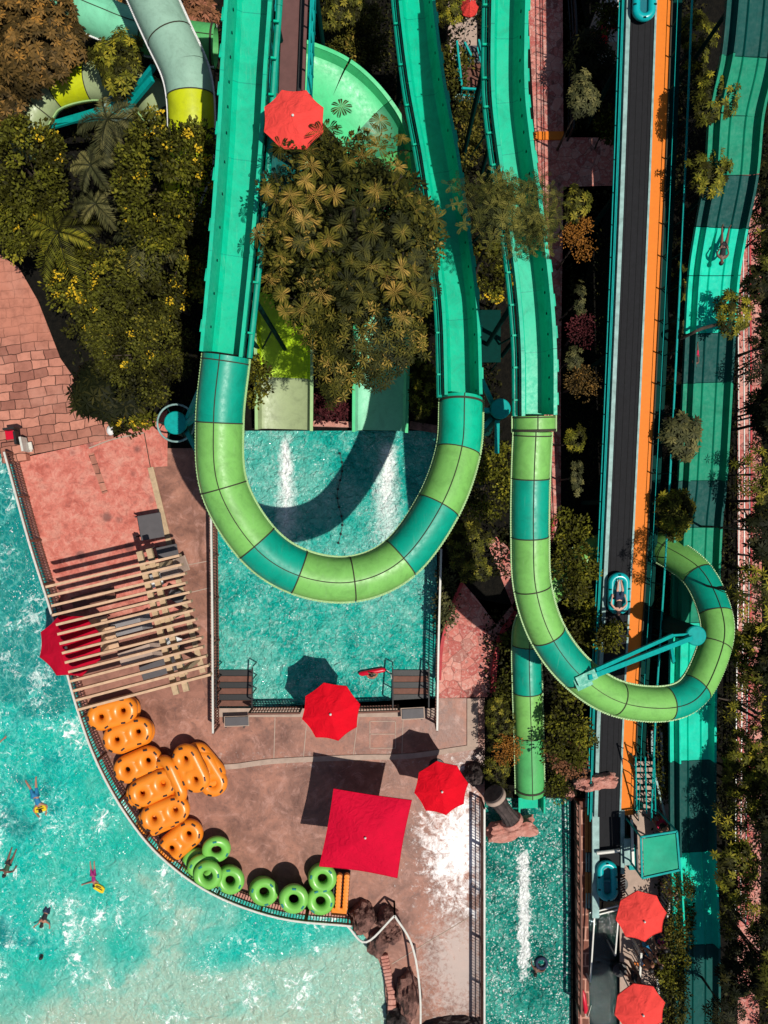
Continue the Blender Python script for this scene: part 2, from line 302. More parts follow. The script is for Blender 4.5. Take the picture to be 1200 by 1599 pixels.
# ---------------------------------------------------------------- mesh helpers
class MB:
    def __init__(s): s.v = []; s.f = []; s.cut = []
    def pieces(s):
        c = s.cut + [(len(s.v), len(s.f))]
        return [(s.v[c[i][0]:c[i + 1][0]], [tuple(k - c[i][0] for k in f) for f in s.f[c[i][1]:c[i + 1][1]]]) for i in range(len(c) - 1)]
    def add(s, vs, fs):
        o = len(s.v); s.cut.append((o, len(s.f))); s.v += [tuple(v) for v in vs]; s.f += [tuple(i + o for i in f) for f in fs]; return s
    def box(s, c, sz, rz=0., rx=0., ry=0.):
        m = Matrix.Translation(Vector(c)) @ Matrix.Rotation(rz, 4, 'Z') @ Matrix.Rotation(ry, 4, 'Y') @ Matrix.Rotation(rx, 4, 'X')
        a, b, h = sz[0] / 2, sz[1] / 2, sz[2] / 2
        vs = [m @ Vector((x * a, y * b, z * h)) for z in (-1, 1) for x, y in ((-1, -1), (1, -1), (1, 1), (-1, 1))]
        return s.add(vs, [(3, 2, 1, 0), (4, 5, 6, 7), (0, 1, 5, 4), (1, 2, 6, 5), (2, 3, 7, 6), (3, 0, 4, 7)])
    def beam(s, a, b, wd, ht):
        a = Vector(a); b = Vector(b); t = (b - a).normalized(); r = t.cross(Vector((0, 0, 1)))
        if r.length < 1e-4: r = Vector((1, 0, 0))
        r.normalize(); u = r.cross(t)
        vs = [p + r * x * wd / 2 + u * y * ht / 2 for p in (a, b) for x, y in ((-1, -1), (1, -1), (1, 1), (-1, 1))]
        return s.add(vs, [(0, 1, 2, 3), (7, 6, 5, 4), (0, 4, 5, 1), (1, 5, 6, 2), (2, 6, 7, 3), (3, 7, 4, 0)])
    def sweep(s, path, prof, closed=True, cap=True, scale=None):
        n = len(prof); vs = []; fs = []; m = len(path)
        for i, p in enumerate(path):
            t = (path[min(i + 1, m - 1)] - path[max(i - 1, 0)]).normalized(); r = t.cross(Vector((0, 0, 1)))
            if r.length < 1e-3: r = Vector((1, 0, 0))
            r.normalize(); u = r.cross(t); k = scale[i] if scale else 1
            vs += [p + r * a * k + u * b * k for a, b in prof]
        e = n if closed else n - 1
        for i in range(m - 1):
            for j in range(e):
                a = i * n + j; b = i * n + (j + 1) % n; fs.append((a, b, b + n, a + n))
        if cap and closed: fs.append(tuple(range(n - 1, -1, -1))); fs.append(tuple((m - 1) * n + j for j in range(n)))
        return s.add(vs, fs)
    def pipe(s, path, r, seg=8, scale=None):
        return s.sweep([Vector(p) for p in path], [(r * cos(2 * pi * k / seg), r * sin(2 * pi * k / seg)) for k in range(seg)], scale=scale)
    def prism(s, pts, z0, z1):
        bm = bmesh.new(); lo = [bm.verts.new((p[0], p[1], z0)) for p in pts]; hi = [bm.verts.new((p[0], p[1], z1)) for p in pts]
        n = len(pts); fs = [bm.faces.new(hi), bm.faces.new(lo[::-1])]
        for i in range(n): bm.faces.new((lo[i], lo[(i + 1) % n], hi[(i + 1) % n], hi[i]))
        bmesh.ops.triangulate(bm, faces=fs); bmesh.ops.recalc_face_normals(bm, faces=bm.faces)
        bm.verts.index_update(); s.add([v.co for v in bm.verts], [[v.index for v in f.verts] for f in bm.faces]); bm.free(); return s
    def lathe(s, prof, c=(0, 0, 0), seg=24):
        vs = []; fs = []; n = len(prof); c = Vector(c)
        for k in range(seg):
            a = 2 * pi * k / seg
            vs += [c + Vector((r * cos(a), r * sin(a), z)) for r, z in prof]
        for k in range(seg):
            for j in range(n - 1):
                a = k * n + j; b = ((k + 1) % seg) * n + j; fs.append((a, b, b + 1, a + 1))
        return s.add(vs, fs)
    def ball(s, c, r, seg=10, sc=(1, 1, 1)):
        pr = [(r * sin(pi * j / 8), -r * cos(pi * j / 8)) for j in range(9)]; o = len(s.v); s.lathe(pr, (0, 0, 0), seg)
        for i in range(o, len(s.v)):
            v = s.v[i]; s.v[i] = (v[0] * sc[0] + c[0], v[1] * sc[1] + c[1], v[2] * sc[2] + c[2])
        return s
    def torus(s, c, Rr, r, seg=32, sub=14):
        pr = [(Rr + r * cos(2 * pi * j / sub), r * sin(2 * pi * j / sub)) for j in range(sub + 1)]; return s.lathe(pr, c, seg)
    def build(s, name, mat, parent=None, smooth=False, bevel=0):
        off = Vector(parent.get('_o', (0, 0, 0))) if parent is not None else Vector((0, 0, 0))
        me = bpy.data.meshes.new(name); me.from_pydata([(v[0] - off[0], v[1] - off[1], v[2] - off[2]) for v in s.v], [], s.f)
        me.materials.append(M[mat] if isinstance(mat, str) else mat)
        bm = bmesh.new(); bm.from_mesh(me); bmesh.ops.remove_doubles(bm, verts=bm.verts, dist=1e-5); bmesh.ops.recalc_face_normals(bm, faces=bm.faces)
        bm.to_mesh(me); bm.free()
        o = bpy.data.objects.new(name, me); COL.objects.link(o); o.parent = parent
        if parent is not None: o['_o'] = tuple(off)
        if smooth:
            me.polygons.foreach_set('use_smooth', [True] * len(me.polygons)); 
            try: me.set_sharp_from_angle(angle=R(38))
            except Exception: pass
        if bevel:
            b = o.modifiers.new('bevel', 'BEVEL'); b.width = bevel; b.segments = 2; b.limit_method = 'ANGLE'
        return o
def build_each(mb, name, mat, parent, smooth=False):
    for a, fs in mb.pieces(): q = MB(); q.v = a; q.f = fs; q.build(name, mat, parent, smooth)
def tag(o, label=None, cat=None, group=None, kind=None):
    for k, v in (('label', label), ('category', cat), ('group', group), ('kind', kind)):
        if v: o[k] = v
    return o
def thing(name, label, cat, loc=(0, 0, 0), group=None, kind=None):
    o = bpy.data.objects.new(name, None); COL.objects.link(o); o.location = loc; o['_o'] = tuple(loc); o.empty_display_size = .2
    return tag(o, label, cat, group, kind)
def kids(o): return [c for c in bpy.data.objects if c.parent == o]
CH = {}
def copy_tree(o, parent=None):
    c = o.copy(); COL.objects.link(c); c.parent = parent
    for k in (CH.get(o.name) or CH.setdefault(o.name, kids(o))): copy_tree(k, c)
    return c
def cr(pts, n=10):
    pts = [Vector(p) for p in pts]; q = [pts[0] * 2 - pts[1]] + pts + [pts[-1] * 2 - pts[-2]]; out = []
    for i in range(1, len(q) - 2):
        a, b, c, d = q[i - 1:i + 3]
        for k in range(n):
            t = k / n; out.append(.5 * ((2 * b) + (c - a) * t + (2 * a - 5 * b + 4 * c - d) * t * t + (3 * b - a - 3 * c + d) * t ** 3))
    return out + [pts[-1]]
def PP(pts, z=0.): return [P(*p) if len(p) == 3 else P(p[0], p[1], z) for p in pts]
def realize(o):                   # bake the modifiers of a small helper into its own mesh
    dg = bpy.context.evaluated_depsgraph_get(); me = bpy.data.meshes.new_from_object(o.evaluated_get(dg)); o.modifiers.clear(); o.data = me
    me.polygons.foreach_set('use_smooth', [True] * len(me.polygons)); return o

# ---------------------------------------------------------------- the setting: ground, beds, decks, pools
def struct(name, mb, mat, kind='structure'):
    o = mb.build(name, mat); o['kind'] = kind; return o
g = MB(); g.prism([(-160, -160), (160, -160), (160, 160), (-160, 160)], -1.6, -1.3); struct('ground', g, 'soil')
wave_edge = [(0, 700), (22, 718), (60, 856), (95, 968), (128, 1092), (160, 1182), (204, 1262), (258, 1328), (336, 1384), (436, 1420), (545, 1432), (583, 1478), (600, 1520), (606, 1600)]
def poly(pts, z0, z1): return MB().prism([P(x, y, 0)[:2] for x, y in pts], z0, z1)
far = 2600
b = poly([(-far, -far), (far, -far), (far, 672), (-far, 672)], -1.3, 0)
b.prism([P(x, y)[:2] for x, y in [(-far, 672), (338, 672), (338, 1108), (683, 1108), (683, 672), (757, 672), (757, far), (606, far)] + wave_edge[::-1] + [(-far, 700)]], -1.3, 0)
b.prism([P(x, y)[:2] for x, y in [(757, 672), (far, 672), (far, 1246), (757, 1246)]], -1.3, 0)
b.prism([P(x, y)[:2] for x, y in [(893, 1246), (918, 1246), (918, far), (893, far)]], -1.3, 0)
b.prism([P(x, y)[:2] for x, y in [(918, 1246), (968, 1246), (968, 1425), (918, 1425)]], -1.3, 0)
b.prism([P(x, y)[:2] for x, y in [(968, 1246), (far, 1246), (far, far), (968, far)]], -1.3, 0)
struct('garden_soil', b, 'soil')
def sheet(name, pts, mat, z1, z0=.0): return struct(name, poly(pts, z0, z1), mat)
sheet('pool_floor', [(-700, 700), (700, 700), (700, 2000), (-700, 2000)], 'poolfloor', -1.0, -1.29)
sheet('brick_paving', [(-300, 380), (0, 398), (30, 418), (60, 470), (95, 560), (130, 610), (175, 660), (178, 684), (20, 716), (0, 699), (-300, 699)], 'brick', .020)
sheet('red_paving', [(22, 718), (178, 684), (262, 640), (262, 728), (232, 730), (300, 1010), (322, 1090), (128, 1092), (95, 968), (60, 856)], 'redc_floor', .024)
sheet('pool_deck', wave_edge[4:11] + [(583, 1478), (600, 1520), (606, 1600), (606, 2000), (757, 2000), (757, 1090), (683, 1090), (683, 1108), (338, 1108), (338, 700), (262, 700), (232, 730), (300, 1010), (322, 1090)], 'deck', .016)
sheet('flagstone_path', [(722, 908), (745, 935), (775, 975), (800, 945), (805, 960), (778, 1000), (770, 1060), (768, 1088), (683, 1090), (685, 1010), (700, 950)], 'flag', .022)
sheet('garden_path', [(818, -120), (878, -120), (880, 215), (958, 215), (958, 290), (880, 292), (876, 560), (876, 800), (862, 850), (800, 945), (762, 850), (775, 838), (800, 860), (850, 790), (850, 560), (845, 400)], 'flag', .018)
sheet('far_path', [(1152, 180), (1188, 180), (1190, 1200), (1184, 1700), (1152, 1700)], 'flag', .018)
sheet('upper_path', [(700, -100), (745, -100), (745, 130), (712, 130), (700, 60)], 'concrete', .018)
sheet('boarding_deck', [(972, 1240), (1048, 1240), (1048, 1700), (968, 1700), (968, 1430), (972, 1426)], 'concrete', .018)
struct('wave_pool_water', MB().prism([P(x, y, -.15)[:2] for x, y in [(-1600, 660), (-20, 700)] + wave_edge[1:] + [(606, 2200), (-1600, 2200)]], -.5, -.15), 'wave')
struct('splash_pool_water', MB().prism([P(x, y, -.15)[:2] for x, y in [(336, 665), (686, 665), (686, 1112), (336, 1112)]], -.5, -.16), 'splash')
struct('landing_pool_water', MB().prism([P(x, y, -.15)[:2] for x, y in [(755, 1240), (895, 1240), (895, 2000), (755, 2000)]], -.5, -.16), 'lane')
struct('channel_water', MB().prism([P(x, y, -.15)[:2] for x, y in [(916, 1420), (970, 1420), (970, 2000), (916, 2000)]], -.5, -.16), 'darkwater')

def strip(name, pts, wd, ht, mat, label, cat, z=0.02, group=None, n=8):
    path = cr(PP(pts, 0), n) if len(pts) > 2 else PP(pts, 0)
    mb = MB(); mb.sweep([p + Vector((0, 0, z)) for p in path], [(-wd / 2, 0), (wd / 2, 0), (wd / 2, ht), (-wd / 2, ht)])
    o = mb.build(name, mat); return tag(o, label, cat, group)
def kerb(name, *a, **k):
    o = strip(name, *a, 'x', 'x', **k); o['kind'] = 'structure'
    for q in ('label', 'category'): del o[q]
    return o
kerb('wave_pool_kerb', [(x + 3, y - 4) for x, y in wave_edge[1:11]], .22, .05, 'rockpink')
kerb('splash_pool_kerb', [(338, 1112), (683, 1112)], .34, .06, 'concrete')
kerb('deck_step', [(262, 1190), (350, 1197), (430, 1188), (560, 1182), (640, 1180), (745, 1165)], .2, .04, 'concrete')
kerb('deck_step', [(738, 1090), (738, 1165)], .42, .05, 'concrete')
kerb('pergola_kerb', [(236, 730), (268, 860), (300, 985), (318, 1050)], .22, .05, 'timber2')
kerb('red_path_kerb', [(722, 908), (704, 948), (690, 1004), (686, 1060)], .12, .25, 'coping')
kerb('red_path_kerb', [(806, 955), (782, 992), (772, 1040), (769, 1080)], .18, .25, 'coping')
kerb('red_path_kerb', [(866, 812), (850, 850), (822, 910), (806, 950)], .12, .25, 'coping')
kerb('orange_step', [(820, 213), (880, 213)], .32, .06, 'orange_floor')
kerb('red_wall_edge', [(560, 664), (490, 662)], .22, .15, 'rockpink')
kerb('pool_wall_edge', [(640, 664), (690, 672)], .3, .12, 'rock')
kerb('paving_joint', [(143, 708), (165, 770)], .22, .02, 'brick'); kerb('paving_joint', [(226, 676), (236, 732)], .03, .02, 'seam'); kerb('paving_joint', [(140, 700), (178, 686), (226, 676)], .05, .04, 'concrete')
for a_, b_ in (((480, 1120), (474, 1185)), ((430, 1120), (428, 1190)), ((560, 1115), (552, 1180)), ((630, 1115), (628, 1178)), ((578, 1126), (618, 1126)), ((578, 1126), (578, 1168)), ((618, 1126), (618, 1168)), ((578, 1146), (618, 1146)), ((578, 1168), (618, 1168)), ((612, 1505), (740, 1428)), ((285, 884), (325, 876)), ((298, 925), (327, 918))):
    kerb('deck_joint', [a_, b_], .035, .008, 'concrete')

# ---------------------------------------------------------------- water slides
CIRC = [(cos(2 * pi * k / 28), sin(2 * pi * k / 28)) for k in range(28)]
def ring_at(mb, path, i, r, wd, th):
    i = max(1, min(len(path) - 2, i)); t = (path[i + 1] - path[i - 1]).normalized(); c = path[i]
    mb.sweep([c - t * wd / 2, c + t * wd / 2], [(r * a, r * b) for a, b in CIRC], cap=False); return mb
def column(parent, px, py, ztop, r=.36, arms=(), ring=False):
    """a support post whose round cap is seen at px,py"""
    c = P(px, py, ztop); n = MB(); n.lathe([(0, -.9), (r * .93, -.9), (r * .93, ztop - .1), (0, ztop - .1)], (c.x, c.y, 0), 28)
    col = n.build('support_column', 'darkteal', parent, True)  # shaft darker than its cap: shade put into the colour
    n = MB(); n.lathe([(0, ztop - .12), (r, ztop - .12), (r, ztop - .03), (r - .03, ztop), (0, ztop)], (c.x, c.y, 0), 28); n.build('column_cap', 'tealpipe', col, True)
    n = MB(); n.lathe([(r + .16, 0.02), (r + .16, .16), (r, .16)], (c.x, c.y, 0), 24); n.build('base_flange', 'darkteal', col, True)
    if ring:
        n = MB(); n.torus((c.x, c.y, ztop - .1), r * 1.62, .035); n.build('guard_ring', 'palemetal', col, True)
        n = MB()
        for k in range(6): a = k * pi / 3; n.beam((c.x + r * .9 * cos(a), c.y + r * .9 * sin(a), ztop - .1), (c.x + r * 1.62 * cos(a), c.y + r * 1.62 * sin(a), ztop - .1), .03, .03)
        n.build('ring_bracket', 'darkteal', col)
    for (ax, ay, az, bz) in arms:
        e = P(ax, ay, az); n = MB(); s0 = Vector((c.x, c.y, bz)); d = (e - s0); d.z = 0
        if d.length > .05: s0 += d.normalized() * r * .8
        n.beam(s0, e, .14, .16); n.build('support_arm', 'tealpipe', parent)
    return col
def tube(parent, cps, r, cols, seam=True, rings=None, lip='rim', open0=True, rscale=None, seam_side=0.):
    N = 12; path = cr(PP(cps), N)
    for i, c in enumerate(cols):
        a, b = i * N, (i + 1) * N; seg = path[a:b + 1]
        # widen each section a hair beyond its joints so neighbours overlap under the flange
        mb = MB(); mb.sweep(seg, [(r * x, r * y) for x, y in CIRC], cap=False)
        mb.sweep(seg, [((r - .045) * x, (r - .045) * y) for x, y in CIRC], cap=False)
        s = mb.build('tube_section', c, parent, True)
        if lip:
            for sg in (-1, 1):
                m2 = MB(); m2.sweep(seg, [(sg * (r - .02), .03), (sg * (r + .045), .03), (sg * (r + .045), -.03), (sg * (r - .02), -.03)])
                for k in range(len(seg) - 1):
                    t = (seg[k + 1] - seg[k]); rr = t.normalized().cross(Vector((0, 0, 1))).normalized()
                    for f in (.25, .75): m2.box(seg[k] + t * f + rr * sg * (r + .034) + Vector((0, 0, .035)), (.04, .04, .03))
                m2.build('side_flange', lip, s)
        if seam:
            m2 = MB(); m2.sweep(seg, [(r * sin(u) + 0, r * cos(u)) for u in (seam_side - .016, seam_side + .016)] + [((r + .025) * sin(u), (r + .025) * cos(u)) for u in (seam_side + .016, seam_side - .016)])
            m2.build('top_seam', 'seam', s)
        if rings is None or i in rings: m4 = MB(); ring_at(m4, path, a, r + .016, .035, .03); j = m4.build('joint_ring', 'seam', s, True)
    m4 = MB(); ring_at(m4, path, len(path) - 1, r + .03, .07, .03); m4.build('end_ring', 'seam', parent, True)
    return path
def channel(parent, cps, wd, cols, wall=.5, railside=-1, tabs=True, flow=True):
    N = 12; path = cr(PP(cps), N); h = wd / 2
    prof = [(-h, wall), (-h + .1, wall), (-h + .16, .13), (-h + .28, 0), (h - .28, 0), (h - .16, .13), (h - .1, wall), (h, wall), (h, wall - .05), (h - .06, wall - .05), (h - .11, .08), (h - .26, -.05), (-h + .26, -.05), (-h + .11, .08), (-h + .06, wall - .05), (-h, wall - .05)]
    sd_ = railside
    for i, c in enumerate(cols):
        a, b = i * N, (i + 1) * N; seg = path[a:b + 1]
        s = MB().sweep(seg, prof).build('channel_section', c, parent, True)
        m = MB(); m.sweep([path[a], path[a] + (path[a + 1] - path[a]).normalized() * .02], [(x * 1.003, y + .004) for x, y in prof]); m.build('joint_line', 'teal_mid', s)
        m = MB(); m.sweep(seg, [(sd_ * (h + .14) + .085 * x, wall - .30 + .085 * y) for x, y in CIRC[::3]]); m.build('side_pipe', 'teal_mid', s, True)
        m = MB(); m.sweep(seg, [(sd_ * (h + .05) + .02 * x, wall - .02 + .02 * y) for x, y in CIRC[::4]]); m.build('handline', 'darkteal', s, True)
        m = MB()
        for k in (3, 9):
            t = (seg[k + 1] - seg[k]).normalized(); rr = t.cross(Vector((0, 0, 1))).normalized(); u = rr.cross(t); an = math.atan2(t.y, t.x)
            m.box(seg[k] + rr * sd_ * (h + .07) + u * (wall - .12), (.05, .26, .05), an)
            m.box(seg[k] - rr * sd_ * (h + .01) + u * (wall - .05), (.34, .07, .05), an)
        build_each(m, 'rim_bracket', 'teal', s)
        m = MB()
        for k in range(1, len(seg) - 1, 4):
            t = (seg[k + 1] - seg[k]).normalized(); rr = t.cross(Vector((0, 0, 1))).normalized(); u = rr.cross(t)
            m.box(seg[k] + rr * (h - .125) * -sd_ + u * (wall * .5), (.06, .06, .06))
        build_each(m, 'wall_stud', 'darkteal', s)
    return path

# slide with the big horseshoe bend
s1 = thing('water_slide', 'longest teal and lime water slide with the horseshoe bend over the splash pool', 'water slide', P(350, 700, 0))
channel(s1, [(400, -70, 10.2), (398, 20, 9.9), (391, 130, 9.5), (384, 250, 9.1), (372, 400, 8.5), (357, 552, 7.9)], 1.20, ['teal'] * 5, .9, -1)
tube(s1, [(354, 556, 8.25), (344, 660, 8.0), (351, 761, 7.8), (402, 848, 7.6), (468, 893, 7.4), (551, 904, 7.2), (626, 871, 7.0), (685, 790, 6.8), (716, 704, 6.5), (721, 622, 6.3)], .655,
     ['teal_mid', 'lime', 'lime', 'teal_mid', 'lime', 'lime', 'teal_mid', 'lime', 'teal'], seam_side=.05)
channel(s1, [(720, 626, 6.1), (716, 500, 5.9), (705, 400, 5.8), (687, 270, 5.6), (665, 150, 5.4), (650, 30, 5.2), (642, -70, 4.9)], 1.14, ['teal'] * 6, .85, -1)
column(s1, 274, 660, 3.4, .40, [(322, 590, 7.6, 3.0), (318, 640, 7.6, 3.1), (322, 730, 7.4, 2.8)], True)
column(s1, 782, 638, 5.3, .33, [(742, 570, 5.8, 4.6), (744, 640, 5.8, 5.0), (745, 680, 6., 4.6), (776, 708, 4.6, 4.6)])
def trestle(parent, px, py, z, w_=.5):
    c = P(px, py, z); n = MB()
    for sg in (-w_, w_): n.pipe([(c.x + sg, c.y, -.5), (c.x + sg, c.y, c.z - .05)], .08, 8)
    n.beam((c.x - w_ - .1, c.y, c.z - .13), (c.x + w_ + .1, c.y, c.z - .13), .12, .14); n.beam((c.x - w_, c.y, .4), (c.x + w_, c.y, c.z * .5), .05, .05); n.build('trestle', 'darkteal', parent)
for a in ((399, 20, 9.85), (384, 250, 9.05), (366, 460, 8.2), (708, 440, 5.8), (672, 190, 5.45), (651, 36, 5.15)): trestle(s1, *a)
# slide with the spiral to the right, running out into the landing pool
s2 = thing('water_slide', 'teal and lime slide looping over the conveyor and ending in the landing pool', 'water slide', P(829, 800, 0))
channel(s2, [(793, -70, 8.9), (789, 60, 8.7), (789, 160, 8.5), (797, 240, 8.4), (812, 345, 8.2), (826, 455, 8.0), (833, 550, 7.85), (834, 648, 7.6)], 1.0, ['teal'] * 7, .8, 1)
tube(s2, [(834, 650, 7.85), (834, 674, 7.8)], .60, ['lime'], seam=True)
tube(s2, [(832, 674, 7.8), (829, 747, 7.6), (828, 838, 7.35), (832, 918, 7.1), (856, 991, 6.8), (902, 1051, 6.4), (963, 1090, 5.9), (1040, 1098, 5.4), (1086, 1074, 4.9), (1116, 1008, 4.3), (1117, 958, 3.9), (1090, 898, 3.1), (1044, 862, 2.1), (1015, 855, 1.5), (940, 858, 1.3), (870, 905, 1.35), (830, 968, 1.4), (823, 1008, 1.3), (824, 1080, 1.2), (826, 1147, .95), (828, 1238, .6)], .535,
     ['lime', 'teal_mid', 'lime', 'lime', 'teal_mid', 'lime', 'lime', 'teal_mid', 'lime', 'lime', 'teal_mid', 'lime', 'lime', 'lime', 'lime', 'lime', 'lime', 'teal_mid', 'lime', 'green'])
n = MB(); n.sweep(PP([(828, 1236, .05), (828, 1262, -.1)]), [(-.52, .4), (-.45, .4), (-.4, 0), (.4, 0), (.45, .4), (.52, .4), (.45, -.06), (-.45, -.06)]); n.build('exit_trough', 'teal', s2)
for a in ((789, 60, 8.65), (797, 240, 8.35), (826, 470, 7.95)): trestle(s2, *a, .42)
column(s2, 1088, 993, 4.9, .33, [])
n = MB(); n.beam(P(1080, 996, 5.0), P(918, 1058, 7.05), .15, .14); n.build('support_arm', 'tealpipe', s2)
n = MB(); a = P(1050, 992, 5.2); n.beam(a, P(930, 1046, 6.9), .11, .11); n.beam(a, P(1078, 990, 4.8), .07, .08); n.beam(P(1046, 996, 5.1), P(1052, 1034, 4.2), .1, .1); n.build('support_arm', 'tealpipe', s2)
n = MB(); a = P(916, 1058, 7.0); n.box(a, (.62, .3, .1), R(25)); n.box(a - Vector((.1, .1, .12)), (.5, .5, .08), R(25)); n.build('clamp_plate', 'teal_mid', s2)
# twin-lane family slide on the right
s3 = thing('water_slide', 'wide straight teal body slide with alternating light and dark panels along the right side', 'water slide', P(1090, 900, 0))
cp = [(1180, -60, 6.7), (1166, 88, 6.1), (1147, 180, 5.7), (1139, 273, 5.2), (1124, 355, 4.7), (1112, 430, 4.2), (1106, 520, 3.8), (1102, 597, 3.4), (1094, 750, 2.8), (1087, 823, 2.5), (1082, 972, 2.1), (1079, 1100, 1.8), (1079, 1187, 1.55), (1080, 1330, 1.25), (1086, 1475, .95), (1086, 1640, .6)]
pc = ['teal_deep', 'mintdark', 'mintdark', 'teal_deep', 'teal_m2', 'teal_m2', 'teal_deep', 'mintdark', 'teal_deep', 'mintdark', 'teal_m2', 'teal_m2', 'teal_deep', 'teal_m2', 'teal_deep']
pth = cr(PP(cp), 10); h = .67
prof = [(-h - .28, .12), (-h - .2, .12), (-h - .16, .02), (-h - .06, .02), (-h, .3), (-h + .06, .3), (-h + .1, .06), (-h + .16, 0), (-.28, 0), (-.24, .05), (-.2, 0), (.2, 0), (.24, .05), (.28, 0), (h - .16, 0), (h - .1, .06), (h - .06, .3), (h + .02, .3), (h + .02, .24), (h - .05, -.06), (-h - .28, -.06)]
prof = [(-a + -.14, b) for a, b in prof]
for i, c in enumerate(pc):
    s = MB().sweep(pth[i * 10:i * 10 + 11], prof).build('channel_panel', c, s3, True)
    n = MB(); n.sweep([pth[i * 10], pth[i * 10] + (pth[i * 10 + 1] - pth[i * 10]).normalized() * .025], [(a * 1.002, b + .004) for a, b in prof]); n.build('panel_joint', 'darkteal', s)
for i in range(4, 150, 22):
    c = pth[i]; n = MB()
    for sg in (-.55, .55): n.pipe([(c.x + sg, c.y, -.5), (c.x + sg, c.y, c.z - .05)], .07)
    n.beam((c.x - .7, c.y, c.z - .12), (c.x + .7, c.y, c.z - .12), .1, .1); n.build('trestle', 'darkteal', s3)
# slides at the top left
s4 = thing('tube_slide', 'big pale grey tube slide with yellow end curving down the top left', 'water slide', P(290, 120, 0))
tube(s4, [(214, -60, 7.0), (246, 14, 6.8), (266, 58, 6.7), (289, 108, 6.6), (298, 151, 6.5), (300, 205, 6.3), (297, 262, 5.8), (286, 320, 4.2)], .70, ['pale', 'pale', 'pale', 'pale', 'yellow', 'yellow', 'yellow'], seam=False, lip='whitec', rings=(2, 4))
s5 = thing('tube_slide', 'mint green tube slide passing under the big pale one at the top left', 'water slide', P(200, 50, 0))
tube(s5, [(40, -60, 4.9), (110, 4, 4.8), (176, 36, 4.7), (226, 54, 4.6), (286, 66, 4.5), (337, 73, 4.4)], .66, ['mintw', 'mintw', 'mintw', 'green', 'green'], lip='whitec', rings=(3, 4))
s6 = thing('tube_slide', 'pale and yellow looped tube slide half hidden by the trees at the far left', 'water slide', P(100, 140, 0))
tube(s6, [(28, 235, 3.4), (58, 170, 3.5), (86, 142, 3.6), (142, 128, 3.7), (190, 134, 3.8), (232, 150, 3.9), (262, 190, 3.9)], .62, ['oldpale', 'oldpale', 'yellow', 'oldpale', 'oldpale', 'oldpale'], seam=False, lip='rim')
column(s6, 182, 166, 4.6, .26, [(240, 104, 5.9, 4.5), (86, 192, 3.2, 4.0)], True)
n = MB(); n.beam(P(196, 172, 4.5), P(238, 122, 5.6), .22, .12); n.beam(P(170, 170, 4.2), P(80, 196, 3.0), .26, .1); n.build('support_arm', 'tealpipe', s6)
# wide open slides with their ends in the splash pool
def wide(parent, cps, wd, cols, wall, rimm):
    N = 10; path = cr(PP(cps), N); h = wd / 2
    prof = [(-h, wall), (-h + .1, wall), (-h + .2, .1), (-h + .42, 0), (h - .42, 0), (h - .2, .1), (h - .1, wall), (h, wall), (h, wall - .06), (h - .14, .05), (h - .4, -.06), (-h + .4, -.06), (-h + .14, .05), (-h, wall - .06)]
    for i, c in enumerate(cols):
        seg = path[i * N:i * N + N + 1]; s = MB().sweep(seg, prof).build('chute_section', c, parent, True)
        m = MB()
        for sg in (-1, 1): m.sweep(seg, [(sg * (h - .105), wall + .02), (sg * (h + .012), wall + .02), (sg * (h + .012), wall - .04), (sg * (h - .105), wall - .04)])
        build_each(m, 'rim_lip', rimm, s)
s7 = thing('family_slide', 'wide mint green open slide curving out from under the coral parasol', 'water slide', P(560, 200, 0))
wide(s7, [(400, 108, 6.6), (455, 124, 6.4), (520, 150, 6.0), (568, 196, 5.5), (592, 245, 5.0), (600, 340, 3.7), (600, 450, 2.2), (596, 560, .9), (594, 672, .12)], 2.12, ['mint', 'mint', 'mint', 'deepgreen', 'green', 'mintw', 'mintw', 'mintw'], .42, 'mint')
s8 = thing('family_slide', 'wide open slide with yellow green panel and worn pale end beside the splash pool', 'water slide', P(446, 600, 0))
wide(s8, [(432, 240, 4.2), (440, 400, 2.4), (445, 505, 1.3), (446, 590, .55), (446, 670, .12)], 2.2, ['teal_dark', 'yelgreen', 'yelgreen', 'oldpale'], .42, 'rim')

# elevated walkway with its coral parasol
wk = thing('elevated_walkway', 'brown floored elevated walkway with teal rails ending under the coral parasol', 'walkway', P(460, 100, 0))
a, b_ = P(466, -120, 8.7), P(456, 150, 8.6)
MB().beam(a, b_, .72, .06).build('floor', 'walkfloor', wk)
for sg in (-1, 1):
    t = (b_ - a).normalized(); r_ = t.cross(Vector((0, 0, 1))).normalized() * sg
    n = MB(); n.beam(a + r_ * .48 + Vector((0, 0, -.1)), b_ + r_ * .48 + Vector((0, 0, -.1)), .14, .3); n.beam(a + r_ * .56 + Vector((0, 0, 1.)), b_ + r_ * .56 + Vector((0, 0, 1.)), .05, .05); n.beam(a + r_ * .56 + Vector((0, 0, .5)), b_ + r_ * .56 + Vector((0, 0, .5)), .04, .04)
    for k in range(9): q = a + (b_ - a) * (k / 8) + r_ * .56; n.pipe([q + Vector((0, 0, -.1)), q + Vector((0, 0, 1.0))], .025, 6)
    n.build('handrail', 'tealpipe', wk)
n = MB(); n.beam(a + Vector((.22, 0, .1)), b_ + Vector((.22, 0, .1)), .1, .12); n.build('cable_duct', 'black', wk)
n = MB(); c = P(458, 176, 9.2); n.box(c + Vector((0, .1, 0)), (.9, .8, .08)); n.build('landing', 'brownrail', wk)
for q in ((455, 150), (470, -60)):
    c = P(q[0], q[1], 8.5); n = MB(); n.pipe([(c.x - .3, c.y, -.5), (c.x - .3, c.y, 8.45)], .09, 10); n.pipe([(c.x + .3, c.y, -.5), (c.x + .3, c.y, 8.45)], .09, 10); n.build('support_leg', 'darkteal', wk)

